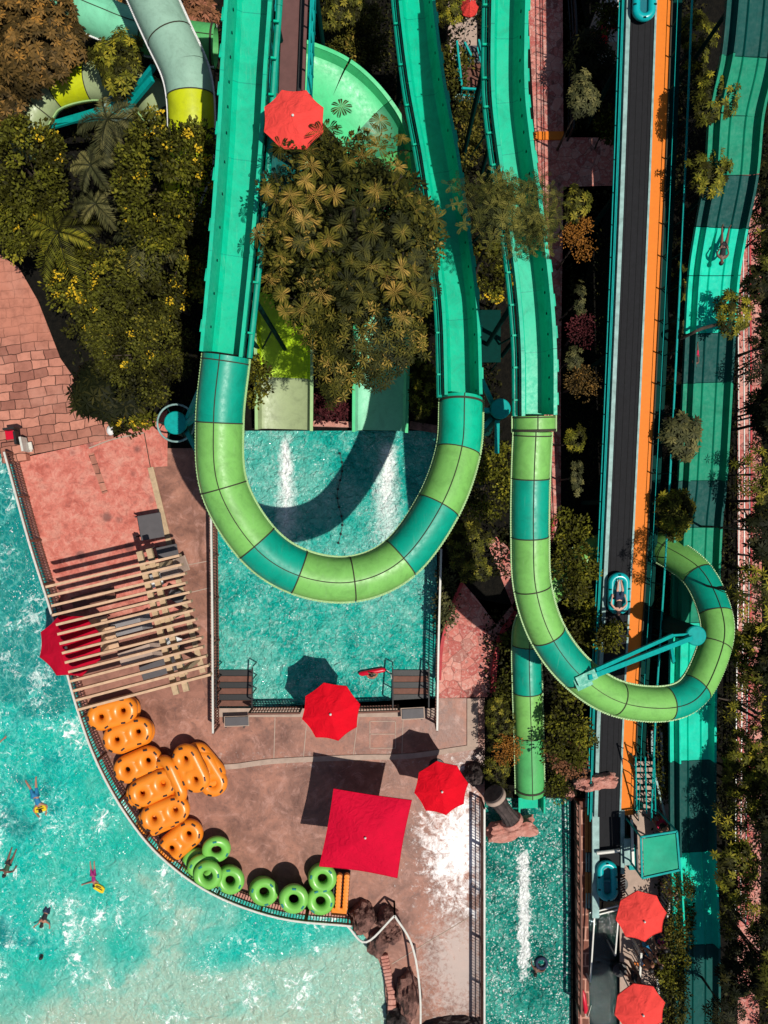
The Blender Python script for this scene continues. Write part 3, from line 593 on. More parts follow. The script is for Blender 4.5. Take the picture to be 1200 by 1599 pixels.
# ---------------------------------------------------------------- conveyor lift with orange walkway
cv = thing('conveyor_lift', 'inclined black raft conveyor with white side rails and orange walkway', 'conveyor', P(970, 700, 0))
zc = [(1275, .95, 8.47), (1100, 1.75, 8.37), (870, 2.7, 8.36), (600, 3.45, 8.41), (300, 4.05, 8.50), (0, 4.5, 8.58), (-150, 4.7, 8.62)]
def cvx(u, dz=0):              # a point u metres right of the belt centre, along the incline
    out = []
    for y, z, cx in zc:
        p = P(600, y, z); out.append(Vector((cx + u, p.y, z + dz)))
    return cr(out, 6)
CV0 = cvx(0)
def cvs(name, u0, u1, z0, z1, mat, parent=cv):
    n = MB(); n.sweep(CV0, [(u0, z0), (u1, z0), (u1, z1), (u0, z1)]); return n.build(name, mat, parent)
sg = 1 if (CV0[1] - CV0[0]).cross(Vector((0, 0, 1))).x > 0 else -1
belt = cvs('belt', sg * -.39, sg * .39, -.02, .02, 'belt')
n = MB()
for k in (-.3, -.1, .12, .3): n.sweep([p + Vector((0, 0, 0)) for p in CV0], [(sg * (k - .012), .02), (sg * (k + .012), .02), (sg * (k + .012), .032), (sg * (k - .012), .032)])
build_each(n, 'belt_rib', 'rubber', belt)
cvs('side_rail', sg * -.54, sg * -.405, -.25, .06, 'palemetal'); cvs('side_rail', sg * .405, sg * .47, -.25, .06, 'palemetal')
cvs('underframe', sg * -.66, sg * 1.0, -.42, -.27, 'darkteal')
walk = cvs('walkway', sg * .50, sg * .97, -.1, -.06, 'orange_floor'); cvs('walkway_edge', sg * .97, sg * 1.01, -.12, .0, 'seam', walk)
cvs('service_tray', sg * 1.02, sg * 1.5, -.6, -.5, 'darkteal'); None
for u, z, rr in ((-.70, .25, .022), (-.74, -.1, .022), (-.80, .45, .022), (1.02, .4, .012), (1.6, .15, .022), (1.48, .4, .022)):
    MB().pipe([p + Vector((u, 0, z)) for p in CV0], rr, 6).build('handrail', 'tealpipe', cv, True)
n = MB(); m2 = MB()
for k in range(0, len(CV0) - 1):
    for f in (0, .5):
        p = CV0[k].lerp(CV0[k + 1], f)
        if f: continue
        n.pipe([p + Vector((-.66, 0, -.3)), p + Vector((-.80, 0, .45))], .02, 6); n.box(p + Vector((1.02, 0, .1)), (.035, .035, .6)); n.pipe([p + Vector((1.35, 0, -.5)), p + Vector((1.49, 0, .42)), p + Vector((1.6, 0, .15))], .02, 6)
build_each(n, 'rail_bracket', 'darkteal', cv)
for y in (1140, 1010, 780, 560, 340, 120, -80):
    i = min(range(len(CV0)), key=lambda i: abs(CV0[i].y - P(600, y, 3).y)); p = CV0[i]; n = MB()
    for u in (-.6, .95): n.pipe([(p.x + u, p.y, -.2), (p.x + u, p.y, p.z - .3)], .09, 8)
    n.build('trestle', 'darkteal', cv)
# flat loading belt at the foot of the conveyor
ld = thing('loading_belt', 'flat black loading belt with white rails at the foot of the conveyor', 'conveyor', P(951, 1340, 0))
MB().box(P(951, 1336, .8), (.80, 3.4, .1)).build('belt', 'belt', ld, bevel=.02)
n = MB(); n.box(P(930, 1350, .86), (.26, 4.0, .14)); n.build('side_rail', 'palemetal', ld); n = MB(); n.box(P(972, 1310, .86), (.14, 2.6, .14)); n.build('side_rail', 'palemetal', ld)
n = MB(); n.pipe([P(932, 1332, 1.05), P(968, 1328, 1.05)], .07, 10); n.build('roller', 'white', ld, True); n = MB(); n.pipe([P(934, 1232, 1.12), P(970, 1229, 1.12)], .04, 10); n.build('roller', 'white', ld, True)
n = MB()
for a, b_ in (((928, 1424), (966, 1414)), ((926, 1430), (966, 1420)), ((930, 1412), (922, 1534)), ((967, 1420), (961, 1492)), ((928, 1412), (928, 1430))): n.beam(P(*a, .9), P(*b_, .9), .05, .05)
for a in ((930, 1414), (922, 1534), (966, 1418), (961, 1492)): q = P(*a, .9); n.pipe([(q.x, q.y, -.6), (q.x, q.y, .9)], .03, 6)
n.build('guide_frame', 'white', ld)
n = MB()
for k in range(17): n.box(P(973, 1352 + k * 4.2, .5), (.2, .045, .04), R(25))
n.build('side_grating', 'brownrail', ld)
n = MB(); n.box(P(951, 1336, .35), (.7, 3.2, .7)); n.build('cabinet', 'black', ld)
# raised timber benches beside the loading belt
for k, (y0, y1, lab) in enumerate(((1262, 1330, 'orange brown timber plank beside the upper half of the loading belt'), (1362, 1410, 'orange brown timber plank beside the lower half of the loading belt'))):
    t = thing('bench', lab, 'bench', P(919, (y0 + y1) / 2, 0), 'timber planks beside the loading belt')
    n = MB()
    for u in (-3, 3): c = P(919.5 + u, (y0 + y1) / 2, .45); n.box(c, (.13, (y1 - y0) / 40, .05))
    n.build('seat', 'plank', t, bevel=.01)
    for y in (y0 + 5, y1 - 5): n = MB(); n.box(P(919.5, y, .2), (.2, .08, .42)); n.build('leg', 'black', t)
for k, (y0, y1, lab) in enumerate(((1236, 1260, 'short rack of white slats beside the upper plank'), (1332, 1361, 'short rack of white slats between the two planks'), (1395, 1418, 'rack of white slats at the lower end of the planks'))):
    t = thing('slat_rack', lab, 'rack', P(919, y0, 0), 'white slat racks'); n = MB()
    for u in (-4, 0, 4): n.box(P(920 + u, (y0 + y1) / 2, .5), (.05, (y1 - y0) / 40, .03))
    n.build('slats', 'palemetal', t); n = MB(); n.box(P(920, y0 + 3, .24), (.25, .05, .46)); n.box(P(920, y1 - 3, .24), (.25, .05, .46)); n.build('frame', 'darkteal', t)

# stairs with lattice next to the orange walkway foot
st = thing('staircase', 'black and grey steel staircase with teal handrails at the foot of the orange walkway', 'staircase', P(1008, 1230, 0))
for k in range(9):
    n = MB(); n.box(P(1006 + k * .3, 1192 + k * 9.5, 1.6 - k * .17), (.72, .15, .04)); n.build('tread', 'concrete', st)
for u in (-13, 2, 16):
    n = MB(); n.pipe([P(1006 + u, 1182, 2.5), P(1008 + u, 1270, 1.1)], .03, 6)
    for k in range(6): q = P(1006 + u, 1185 + k * 16, 2.5 - k * .26); n.pipe([q, (q.x, q.y, q.z - .9)], .02, 6)
    n.build('handrail', 'tealpipe', st)
n = MB(); n.beam(P(992, 1182, 1.6), P(994, 1272, .1), .05, .2); n.beam(P(1020, 1182, 1.6), P(1022, 1272, .1), .05, .2); n.build('stringer', 'black', st)
# teal shade frame
cn = thing('shade_frame', 'square teal shade canopy on posts beside the wide body slide', 'canopy', P(1030, 1335, 0))
A, B, C_, D = P(1001, 1307, 2.5), P(1057, 1298, 2.5), P(1062, 1358, 2.5), P(1003, 1371, 2.5)
mid = (A + B + C_ + D) / 4
n = MB(); G = 8; vs = []; 
for i in range(G + 1):
    for j in range(G + 1):
        u, v = i / G, j / G; p = A.lerp(B, u).lerp(D.lerp(C_, u), v); s = sin(pi * u) * sin(pi * v); p = mid + (p - mid) * .9; vs.append(p + Vector((0, 0, -.14 * s + .02)))
fs = [(i * (G + 1) + j, i * (G + 1) + j + 1, (i + 1) * (G + 1) + j + 1, (i + 1) * (G + 1) + j) for i in range(G) for j in range(G)]
n.add(vs, fs); n.add([v - Vector((0, 0, .02)) for v in vs], [f[::-1] for f in fs]); n.build('shade_cloth', 'greenmesh', cn, True)
n = MB()
for a, b_ in ((A, B), (B, C_), (C_, D), (D, A)): n.beam(a, b_, .07, .07)
n.build('frame', 'tealpipe', cn)
for q in (A, B, C_, D): n = MB(); n.pipe([(q.x, q.y, 0), tuple(q)], .035, 8); n.build('post', 'tealpipe', cn, True)
n = MB(); m2 = MB()
for k in range(12):
    t = k / 12 + .02; p = A.lerp(B, t); q = mid + (p - mid) * .9; n.pipe([p, q], .012, 4); p = D.lerp(C_, t); q = mid + (p - mid) * .9; n.pipe([p, q], .012, 4)
n.build('lacing', 'black', cn)

# ---------------------------------------------------------------- fences
def fence(pts, h, label, mat='brownrail', top='white', n=6, gap=.11, gates=None, z0=0., midrail=True, name='pool_fence'):
    path = cr(PP(pts, z0), n) if len(pts) > 2 else [P(pts[0][0], pts[0][1], z0).lerp(P(pts[1][0], pts[1][1], z0), k / 8) for k in range(9)]
    t = thing(name, label, 'fence', path[0]); up = Vector((0, 0, 1))
    MB().sweep([p + up * h for p in path], [(-.035, 0), (.035, 0), (.035, .05), (-.035, .05)]).build('top_rail', top, t)
    d = 0; nb = MB(); lens = [0]
    for i in range(len(path) - 1): lens.append(lens[-1] + (path[i + 1] - path[i]).length)
    def at(s):
        for i in range(len(path) - 1):
            if lens[i + 1] >= s: return path[i].lerp(path[i + 1], (s - lens[i]) / max(1e-6, lens[i + 1] - lens[i]))
        return path[-1]
    s = 0
    while s < lens[-1]:
        p = at(s); nb.box(p + up * (h * .5), (.028, .028, h - .06)); s += gap
    if midrail:
        for hh in (.12, h * .52, h - .12): nb.sweep([p + up * hh for p in path], [(-.018, -.018), (.018, -.018), (.018, .018), (-.018, .018)])
    nb.build('pickets', mat, t)
    k = max(1, round(lens[-1] / 1.7))
    for i in range(k + 1): n_ = MB(); n_.box(at(lens[-1] * i / k) + up * (h / 2 + .01), (.07, .07, h + .05)); n_.build('post', mat, t)
    return t
fence([(340, 800), (342, 960), (343, 1132)], 1.1, 'brown picket fence with a white top rail along the left of the splash pool')
fence([(686, 855), (682, 1000), (680, 1128)], 1.1, 'brown picket fence with a white top rail along the right of the splash pool')
fence([(396, 1104), (472, 1103)], 1., 'low picket fence along the bottom of the splash pool left of the red parasol', top='brownrail')
fence([(560, 1102), (622, 1100)], 1., 'low picket fence along the bottom of the splash pool right of the red parasol', top='brownrail')
fence([(751, 1246), (751, 1420), (751, 1600), (751, 1680)], 1.1, 'brown fence with pale rail along the left of the narrow landing pool')
fence([(x + 6, y - 9) for x, y in wave_edge[1:11]], 1.05, 'long curved fence with white top rail along the wave pool edge')
fence([(545, 1424), (573, 1448), (616, 1408)], 1.0, 'white railing bending round the rocks at the corner of the wave pool', midrail=False, gap=9, name='white_railing', mat='white')
fence([(616, 1408), (642, 1452), (654, 1520), (655, 1600), (655, 1700)], 1.0, 'white curved railing beside the rocks at the bottom of the deck', midrail=False, gap=9, name='white_railing', mat='white')
fence([(880, -80), (890, 60), (888, 130), (886, 220)], 1.0, 'thin dark fence along the right edge of the upper garden path', mat='black', top='black', gap=9, name='garden_fence')
fence([(896, 1244), (899, 1420), (899, 1560)], .9, 'brown rail fence between the landing pool and the timber planks', gap=.3, top='brownrail')
fence([(1150, 380), (1152, 800), (1148, 1100), (1146, 1420)], 1.1, 'thin pink rail fence along the far right path', gap=2.2, top='coping', mat='white', name='garden_fence')
fence([(1004, 1130), (1006, 1180), (1022, 1250), (1036, 1290)], 1.0, 'pale rope railing beside the staircase', gap=.4, top='palemetal', mat='brownrail', name='stair_railing')
fence([(1018, 1128), (1022, 1215)], 1.0, 'straight white railing between the hedge and the staircase', gap=2, mat='white', name='stair_railing')
for a, b_, lb in (((1028, 1410), (1038, 1348), 'white railing right of the upper coral parasol'), ((1036, 1470), (1037, 1530), 'white railing right of the gap between the two coral parasols'), ((988, 1466), (986, 1500), 'short white railing below the upper coral parasol'), ((1012, 1500), (1018, 1560), 'dark slatted railing above the lowest coral parasol'), ((1020, 1280), (1044, 1277), 'white railing behind the teal shade canopy')):
    fence([a, b_], 1.0, lb, gap=.16, mat='black' if 'dark' in lb else 'white', name='deck_railing', midrail=False)
# stone wall by the landing pool
w_ = thing('stone_wall', 'low brown stone wall along the right of the landing pool', 'wall', P(906, 1450, 0))
MB().prism([P(x, y)[:2] for x, y in [(897, 1246), (914, 1246), (918, 1640), (900, 1640)]], -.2, .35).build('blocks', 'stonewall', w_, bevel=.03)
n = MB(); q = P(907, 1440, .36); n.box((q.x, q.y - 1.5, .37), (.06, 7, .02)); n.build('mortar_line', 'rockpink', w_)
w_ = thing('stone_kerb', 'curved row of pink kerb stones at the edge of the wave pool below the rocks', 'kerb', P(605, 1540, 0))
kp = cr(PP([(600, 1488), (606, 1520), (612, 1556), (610, 1620)], 0), 6)
for i in range(0, len(kp) - 1):
    d = kp[i + 1] - kp[i]; n = MB(); n.box((kp[i] + kp[i + 1]) / 2 + Vector((0, 0, .1)), (d.length * .93, .3 + .04 * rnd.random(), .2), math.atan2(d.y, d.x)); n.build('stone', 'rockpink', w_, bevel=.04)

# ---------------------------------------------------------------- parasols
def parasol(seg=8, r=1., h=2.4, peak=.42, mat='red', pole=True, name='parasol', rot=0):
    t = thing(name, '', 'parasol'); n = MB(); vs = [(0, 0, h + peak)]; rings = [(.12, .93), (.35, .72), (.62, .42), (.85, .17), (1., 0)]
    K = 6
    for f, zz in rings:
        for k in range(seg * K):
            a0 = 2 * pi * (k // K) / seg; a1 = a0 + 2 * pi / seg; u = (k % K) / K
            x = cos(a0) * (1 - u) + cos(a1) * u; y = sin(a0) * (1 - u) + sin(a1) * u; sag = sin(pi * u)
            vs.append((x * r * f * (1 - .03 * sag * f), y * r * f * (1 - .03 * sag * f), h + peak * (zz - .12 * sag * f * (1 - zz) - .03 * sag * f)))
    m = seg * K; fs = [(0, 1 + k, 1 + (k + 1) % m) for k in range(m)]
    for i in range(len(rings) - 1): fs += [(1 + i * m + k, 1 + (i + 1) * m + k, 1 + (i + 1) * m + (k + 1) % m, 1 + i * m + (k + 1) % m) for k in range(m)]
    n.add(vs, fs); n.add([(x, y, z - .012) for x, y, z in vs], [f[::-1] for f in fs])
    o = n.build('canopy', mat, t, True)
    n = MB()
    for k in range(m):
        a, b = vs[1 + 4 * m + k], vs[1 + 4 * m + (k + 1) % m]; n.beam((a[0], a[1], a[2] - .01), (b[0], b[1], b[2] - .01), .012, .05)
    n.build('hem', mat, t)
    n = MB()
    for k in range(seg): a = 2 * pi * k / seg; n.beam((0, 0, h + peak * .97), (r * .975 * cos(a), r * .975 * sin(a), h - .02), .02, .02)
    n.build('ribs', 'white', t)
    MB().pipe([(0, 0, .08), (0, 0, h + peak + .02)], .03, 10).build('pole', 'white', t, True)
    MB().ball((0, 0, h + peak + .04), .045).build('finial', 'white', t, True)
    MB().lathe([(0, .12), (.05, .12), (.07, .09), (.3, .07), (.32, 0.0), (0, 0.0)], (0, 0, 0), 20).build('base', 'black', t, True)
    return t
def put(o, px, py, z, rz=0, sc=1., label=None, group=None, zg=0.):
    p = P(px, py, z); o.location = (p.x, p.y, zg); o.rotation_euler = (0, 0, rz); o.scale = (sc, sc, 1)
    if label: o['label'] = label
    if group: o['group'] = group
    return o
pr = parasol(8, 1., 2.4, .34, 'red'); pc_ = parasol(8, 1., 2.4, .34, 'coral'); GP = 'octagonal parasols on the decks'
put(pr, 517, 1113, 2.55, R(14), 1.07, 'bright red octagonal parasol at the bottom edge of the splash pool', GP)
put(copy_tree(pr), 690, 1233, 2.55, R(10), .98, 'red octagonal parasol touching the corner of the square one', GP)
dk = parasol(8, 1., 2.4, .34, 'darkred'); put(dk, 114, 1007, 2.2, R(20), 1.17, 'dark red octagonal parasol under the pergola slats at the wave pool edge', GP)
put(pc_, 1003, 1433, 2.5, R(8), .92, 'coral octagonal parasol beside the loading belt, upper of two', GP)
put(copy_tree(pc_), 1001, 1578, 2.5, R(14), .93, 'coral octagonal parasol at the very bottom edge of the photo', GP)
q = copy_tree(pc_); put(q, 458, 182, 10.9, R(22), .80, 'coral octagonal parasol high on the elevated walkway', GP, 9.3); q.scale = (.8, .8, .6)
q = copy_tree(pc_); put(q, 733, 12, 2.4, R(5), .34, 'tiny red parasol on the upper path beside the stairs', GP)
sqp = parasol(4, 2.03, 2.55, .36, 'crimson', rot=0); put(sqp, 571, 1304, 2.7, R(45 - 9.5), 1., 'large square crimson parasol in the middle of the deck')
sqp.scale = (1.0, .965, 1)

# ---------------------------------------------------------------- pergola
pg = thing('pergola', 'pale timber pergola with fourteen slats above the red deck', 'pergola', P(200, 980, 0))
ZP = 3.1
for i in range(14):
    n = MB(); jx = rnd.uniform(-1.5, 1.5); n.beam(P(74 + 3.85 * i + jx, 916 + 14.7 * i, ZP), P(282 + 3.75 * i + jx, 867 + 14.25 * i, ZP), .085, .30); n.build('slat', 'wood', pg)
for a, b_ in (((218, 861), (276, 1084)), ((233, 857), (292, 1079))):
    a = P(*a, ZP - .24); b_ = P(*b_, ZP - .24); MB().beam(a, b_, .2, .14).build('beam', 'timber2', pg)
for f, dx in ((.12, 0), (.5, 0), (.88, 0)):
    a = P(225.5, 859, ZP); b_ = P(284, 1081.5, ZP); p = a.lerp(b_, f); n = MB(); n.box((p.x, p.y, (ZP - .24) / 2), (.16, .16, ZP - .24)); n.build('post', 'timber2', pg)
    n = MB(); n.box((p.x, p.y, ZP - .26), (.62, .14, .1), R(13)); n.build('spacer_block', 'timber2', pg)
a, b_ = P(100, 915, ZP - .1), P(150, 1100, ZP - .1)
# ---------------------------------------------------------------- orange and green rings
def fused_double():
    t = thing('double_tube', '', 'float'); n = MB(); Rr, r = .30, .215
    for sx in (-1, 1): n.torus((sx * .40, 0, r), Rr, r, 36, 16)
    o = n.build('tmp', 'orange', None); 
    for sy in (-1, 1):
        m = MB(); m.pipe([(-.40, sy * Rr, r), (.40, sy * Rr, r)], r, 18); q = m.build('tmp2', 'orange', None); bm = bmesh.new(); bm.from_mesh(o.data); bm.from_mesh(q.data); bm.to_mesh(o.data); bm.free(); bpy.data.objects.remove(q)
    rm = o.modifiers.new('r', 'REMESH'); rm.mode = 'VOXEL'; rm.voxel_size = .03; sm = o.modifiers.new('s', 'SMOOTH'); sm.factor = .6; sm.iterations = 6
    bpy.context.view_layer.update(); realize(o); me = o.data; o.name = 'inflated_body'; o.parent = t; o['_o'] = (0, 0, 0); me.name = 'inflated_body'
    me.materials.clear(); me.materials.append(M['orange'])
    for cx, a in ((-1, 100), (-1, 170), (-1, 225), (-1, 290), (1, 75), (1, 20), (1, -45), (1, 262)):
        u = R(a); q = Rr + .105; m = MB(); m.box((cx * .40 + q * cos(u), q * sin(u), .415), (.055, .15, .05), u, 0, R(28)); m.build('handle', 'strap', t, bevel=.01)
    return t
dt = fused_double(); GO = 'orange double tubes piled on the deck'
first = True
def putd(px, py, ang, z, label, tilt=(0, 0)):
    global first
    o = dt if first else copy_tree(dt); first = False
    p = P(px, py, z + .2); o.location = (p.x, p.y, z + .02); o.scale = (1.08,) * 3; o.rotation_euler = (R(tilt[0]), R(tilt[1]), R(ang)); o['label'] = label; o['group'] = GO; return o
putd(177, 1113, 16, .42, 'orange double tube on top of the pile nearest the pergola'); putd(182, 1112, 15, 0, 'orange double tube lowest of the pile nearest the pergola')
putd(201, 1147, 20, .42, 'orange double tube second along the fence below the pergola'); putd(205, 1148, 22, 0, 'orange double tube underneath the second one along the fence')
putd(217, 1193, 24, .18, 'orange double tube with both dark holes open, third along the fence')
putd(236, 1232, 25, 0, 'orange double tube peeking out below the fourth one along the fence'); putd(240, 1229, 25, .40, 'orange double tube fourth along the fence, overlapped by the leaning ones')
putd(252, 1276, 24, 0, 'orange double tube at the bottom under the fifth one along the fence'); putd(259, 1269, 22, .40, 'orange double tube fifth along the fence, just above the last one')
putd(283, 1311, 40, .05, 'orange double tube last along the fence, beside the green tubes')
putd(273, 1214, -68, .38, 'orange double tube leaning steeply in the middle of the pile', (0, 0)).rotation_euler = (R(38), 0, R(-66))
putd(301, 1198, -64, .52, 'orange double tube tilted on the pile right of the leaning one', (0, 0)).rotation_euler = (R(10), 0, R(-64))
putd(325, 1206, -58, .05, 'orange double tube on the ground at the right end of the pile'); putd(320, 1194, -50, .02, 'orange double tube under the right end of the pile').location.z = 0.0
def single(mat):
    t = thing('single_tube', '', 'float'); MB().torus((0, 0, .185), .365, .185, 40, 16).build('inflated_ring', mat, t, True)
    for a in (25, 145, 265): m = MB(); m.box((.43 * cos(R(a)), .43 * sin(R(a)), .355), (.07, .15, .03), R(a)); m.build('handle', 'tealstrap', t, bevel=.008)
    return t
sg1 = single('limevinyl'); GS = 'green single tubes along the fence'; first2 = True
def puts(px, py, z, label, rz=0, tilt=None):
    global first2
    o = sg1 if first2 else copy_tree(sg1); first2 = False
    p = P(px, py, z + .2); o.location = (p.x, p.y, z + .02); o.rotation_euler = (R(tilt[0]) if tilt else 0, R(tilt[1]) if tilt else 0, R(rz)); o['label'] = label; o['group'] = GS; return o
puts(307, 1346, .0, 'green tube at the bottom of the leftmost pile', 40); puts(314, 1354, .34, 'green tube in the middle of the leftmost pile', 10, (8, 10)); puts(325, 1366, .66, 'green tube on top of the leftmost pile, beside the last orange tube', 100)
puts(337, 1324, .25, 'green tube tilted alone above the leftmost pile', 70, (14, -10)); puts(360, 1374, .36, 'green tube on top of the second pile', 70); puts(358, 1372, 0, 'green tube under the second pile', 0)
puts(413, 1392, .36, 'green tube on top of the middle pile', 20); puts(411, 1390, 0, 'green tube under the middle pile', 50)
for i, l in enumerate(('lowest', 'second', 'third', 'topmost')): puts(459, 1403, i * .36, 'green tube %s in the tallest pile' % l, 30 + 50 * i)
puts(500, 1405, 0, 'green tube under the pile next to the orange rack', 60); puts(501, 1406, .36, 'green tube on top of the pile next to the orange rack', 85)
puts(504, 1371, .36, 'green tube half covered by the corner of the square parasol', 20); puts(503, 1369, 0, 'green tube below the one under the square parasol corner', 0)
# orange float rack
rk = thing('float_rack', 'orange rack of ribbed floats between the green tubes and the rocks', 'rack', P(533, 1392, 0))
for u in (-5.5, 6):
    for k in range(10): n = MB(); c = P(533 + u - (k - 9) * .35, 1368 + k * 5.5, .5); n.lathe([(.0, -.1), (.1, -.09), (.12, 0), (.1, .09), (0, .1)], c, 12); n.build('float', 'orange', rk, True)
n = MB(); n.box(P(533, 1392, .2), (.62, 1.5, .36), R(-4)); n.build('frame', 'black', rk); n = MB(); n.box(P(530, 1420, .3), (.6, .3, .4), R(-4)); n.build('end_block', 'orange', rk, bevel=.04)

# rafts
def raft(label, px, py, z, rz, tilt=0, zg=None):
    t = thing('raft', label, 'raft'); st_ = [(0.27 * cos(a) , .27 * sin(a) + (.42 if sin(a) > 0 else -.42)) for a in [2 * pi * k / 32 + .001 for k in range(32)]]
    ring = [Vector((x * 1.05, y, .17)) for x, y in st_]; n = MB(); m = len(ring); seg = 12; vs = []; fs = []
    for i, p in enumerate(ring):
        t_ = (ring[(i + 1) % m] - ring[i - 1]).normalized(); r_ = t_.cross(Vector((0, 0, 1))).normalized()
        vs += [p + r_ * .145 * cos(2 * pi * k / seg) + Vector((0, 0, .145 * sin(2 * pi * k / seg))) for k in range(seg)]
    for i in range(m):
        for k in range(seg): a = i * seg + k; b = i * seg + (k + 1) % seg; c = ((i + 1) % m) * seg + (k + 1) % seg; d = ((i + 1) % m) * seg + k; fs.append((a, b, c, d))
    n.add(vs, fs); n.build('outer_ring', 'raftblue', t, True)
    MB().prism([(x, y) for x, y, z_ in ring], .08, .13).build('floor', 'raftfloor', t)
    MB().pipe([(-.2, 0, .17), (.2, 0, .17)], .06, 10).build('thwart', 'raftfloor', t, True)
    for sx, sy in ((0, .75), (0, -.75), (.36, .2), (-.36, .2), (.36, -.3), (-.36, -.3)): m_ = MB(); m_.box((sx, sy, .30), (.1, .05, .04)); m_.build('handle', 'darkteal', t)
    p = P(px, py, z + .2); t.location = (p.x, p.y, z); t.scale = (.92, .92, .92); t.rotation_euler = (R(tilt), 0, R(rz)); return t
r1 = raft('turquoise raft with a rider going up the black conveyor', 967, 926, 2.60, 2, 8)
r2 = raft('empty turquoise raft waiting on the flat loading belt', 949, 1376, .87, 2)
r3 = raft('turquoise raft cut off by the top edge on the black conveyor', 1007, -6, 4.6, 0, 4)

# ---------------------------------------------------------------- rocks
def rock(label, px, py, sx, sy, sz, mat='rock', rz=0, seed=1, z=0., name='rock', blocky=0., parent=None):
    bm = bmesh.new(); bmesh.ops.create_icosphere(bm, subdivisions=4, radius=1); from mathutils import noise
    for v in bm.verts:
        d = v.co.normalized(); f = 1 + .32 * noise.noise(d * 1.6 + Vector((seed * 7.3, 0, 0))) + .16 * noise.noise(d * 4 + Vector((0, seed * 3.1, 0))) + .07 * noise.noise(d * 10 + Vector((seed, 0, 0)))
        if blocky: q = max(abs(d.x), abs(d.y), abs(d.z)); f *= (1 - blocky) + blocky / q * .8
        v.co = Vector((d.x * f * sx, d.y * f * sy, max(-.3, d.z * f) * sz))
    me = bpy.data.meshes.new(name); bm.to_mesh(me); bm.free(); me.materials.append(M[mat]); o = bpy.data.objects.new(name, me); COL.objects.link(o)
    p = P(px, py, z + sz * .5); o.location = (p.x, p.y, z); o.rotation_euler = (0, 0, R(rz)); tag(o, label, 'rock'); return o
rock('dark brown rock at the corner of the wave pool behind the white railing', 566, 1436, .48, .52, 1.0, 'rock', 10, 1)
rock('brown rock inside the angle of the white railing, left of the curve', 604, 1438, .45, .42, .8, 'rock', 40, 2)
rock('pinkish brown rock just below the angle of the white railing', 592, 1474, .5, .42, .55, 'rock', 70, 3)
rock('small brown rock at the right foot of the railing corner', 612, 1462, .4, .3, .5, 'rock', 20, 4)
rock('large brown rock beside the curved railing at the bottom of the deck', 638, 1562, .5, .8, 1.1, 'rock', 5, 5)
rock('dark rock at the bottom edge beside the kerb stones', 622, 1592, .5, .35, .7, 'rockgrey', 5, 6)
rock('low dark rock at the bottom edge right of the curved railing', 700, 1606, 1.3, .35, .5, 'rockgrey', 8, 7)
rock('dark round boulder beside the red parasol and the broken column', 742, 1213, .4, .42, .9, 'rockgrey', 8, 8)
rock('slab of pink rock lying across the conveyor foot', 934, 1222, .8, .3, .5, 'rockpink', 12, 9, 1.25, blocky=.6)
rock('dark rounded rock behind the pink slab at the conveyor foot', 917, 1214, .45, .35, .9, 'rockgrey', 12, 10, .7)
rock('small pale rock at the top right corner of the landing pool', 890, 1240, .2, .25, .5, 'rockpink', 12, 12)
# broken theme column with its rough base, lying over the landing pool
cl = thing('broken_column', 'broken grey column with a pale ring leaning over the landing pool', 'column', P(785, 1270, 0))
path = cr([P(773, 1243, 1.5), P(783, 1258, 1.3), P(792, 1270, 1.1), P(800, 1282, .9)], 4)
fl = [((.30 + .02 * cos(10 * a)) * cos(a), (.30 + .02 * cos(10 * a)) * sin(a)) for a in [2 * pi * k / 60 for k in range(60)]]
n = MB(); n.sweep(path, fl, scale=[1.1 - .25 * sin(pi * i / (len(path) - 1)) for i in range(len(path))]); n.build('fluted_shaft', 'rockgrey', cl, True)
d = (path[1] - path[0]).normalized()
n = MB(); n.sweep([path[0] - d * .08, path[0], path[0] + d * .1], [(.42 * a, .42 * b) for a, b in CIRC]); n.build('capital_ring', 'concrete', cl, True, .03)
n = MB(); n.sweep([path[0] - d * .16, path[0] - d * .07], [(.38 * a, .38 * b) for a, b in CIRC]); n.build('capital_top', 'rockgrey', cl, True)
n = MB(); n.sweep([path[-1] - d * .1, path[-1] + d * .12], [(.42 * a, .36 * b) for a, b in CIRC]); n.build('base_ring', 'rockpink', cl, True, .02)
rb = rock('', 801, 1297, 1.05, .40, .45, 'rockpink', 9, 14, .35, 'base_block', .7); rb.parent = cl; rb.location = rb.location - cl.location
del rb['category']
# ---------------------------------------------------------------- small things on the decks
def boxes(name, label, cat, px, py, z, sz, mat, rz=0, parts=(), group=None, bevel=.015):
    t = thing(name, label, cat, P(px, py, 0), group); n = MB(); n.box(P(px, py, z), sz, R(rz)); n.build(parts[0] if parts else 'body', mat, t, bevel=bevel); return t
t = boxes('bench', 'dark padded bench at the bottom left corner of the splash pool', 'bench', 370, 1126, .42, (.9, .34, .07), 'greyp', 2, ('seat',)); n = MB(); n.box(P(370, 1126, .39), (.96, .4, .05), R(2)); n.build('frame', 'concrete', t)
for u in (-.35, .35): n = MB(); c = P(370, 1126, 0); n.box((c.x + u, c.y, .2), (.06, .3, .38)); n.build('leg', 'black', t)
t = boxes('bench', 'dark padded bench with pale frame at the bottom right corner of the splash pool', 'bench', 645, 1114, .42, (.84, .38, .07), 'greyp', 3, ('seat',)); n = MB(); n.box(P(645, 1114, .39), (.92, .46, .05), R(3)); n.build('frame', 'concrete', t)
for u in (-.33, .33): n = MB(); c = P(645, 1114, 0); n.box((c.x + u, c.y, .2), (.06, .3, .38)); n.build('leg', 'black', t)
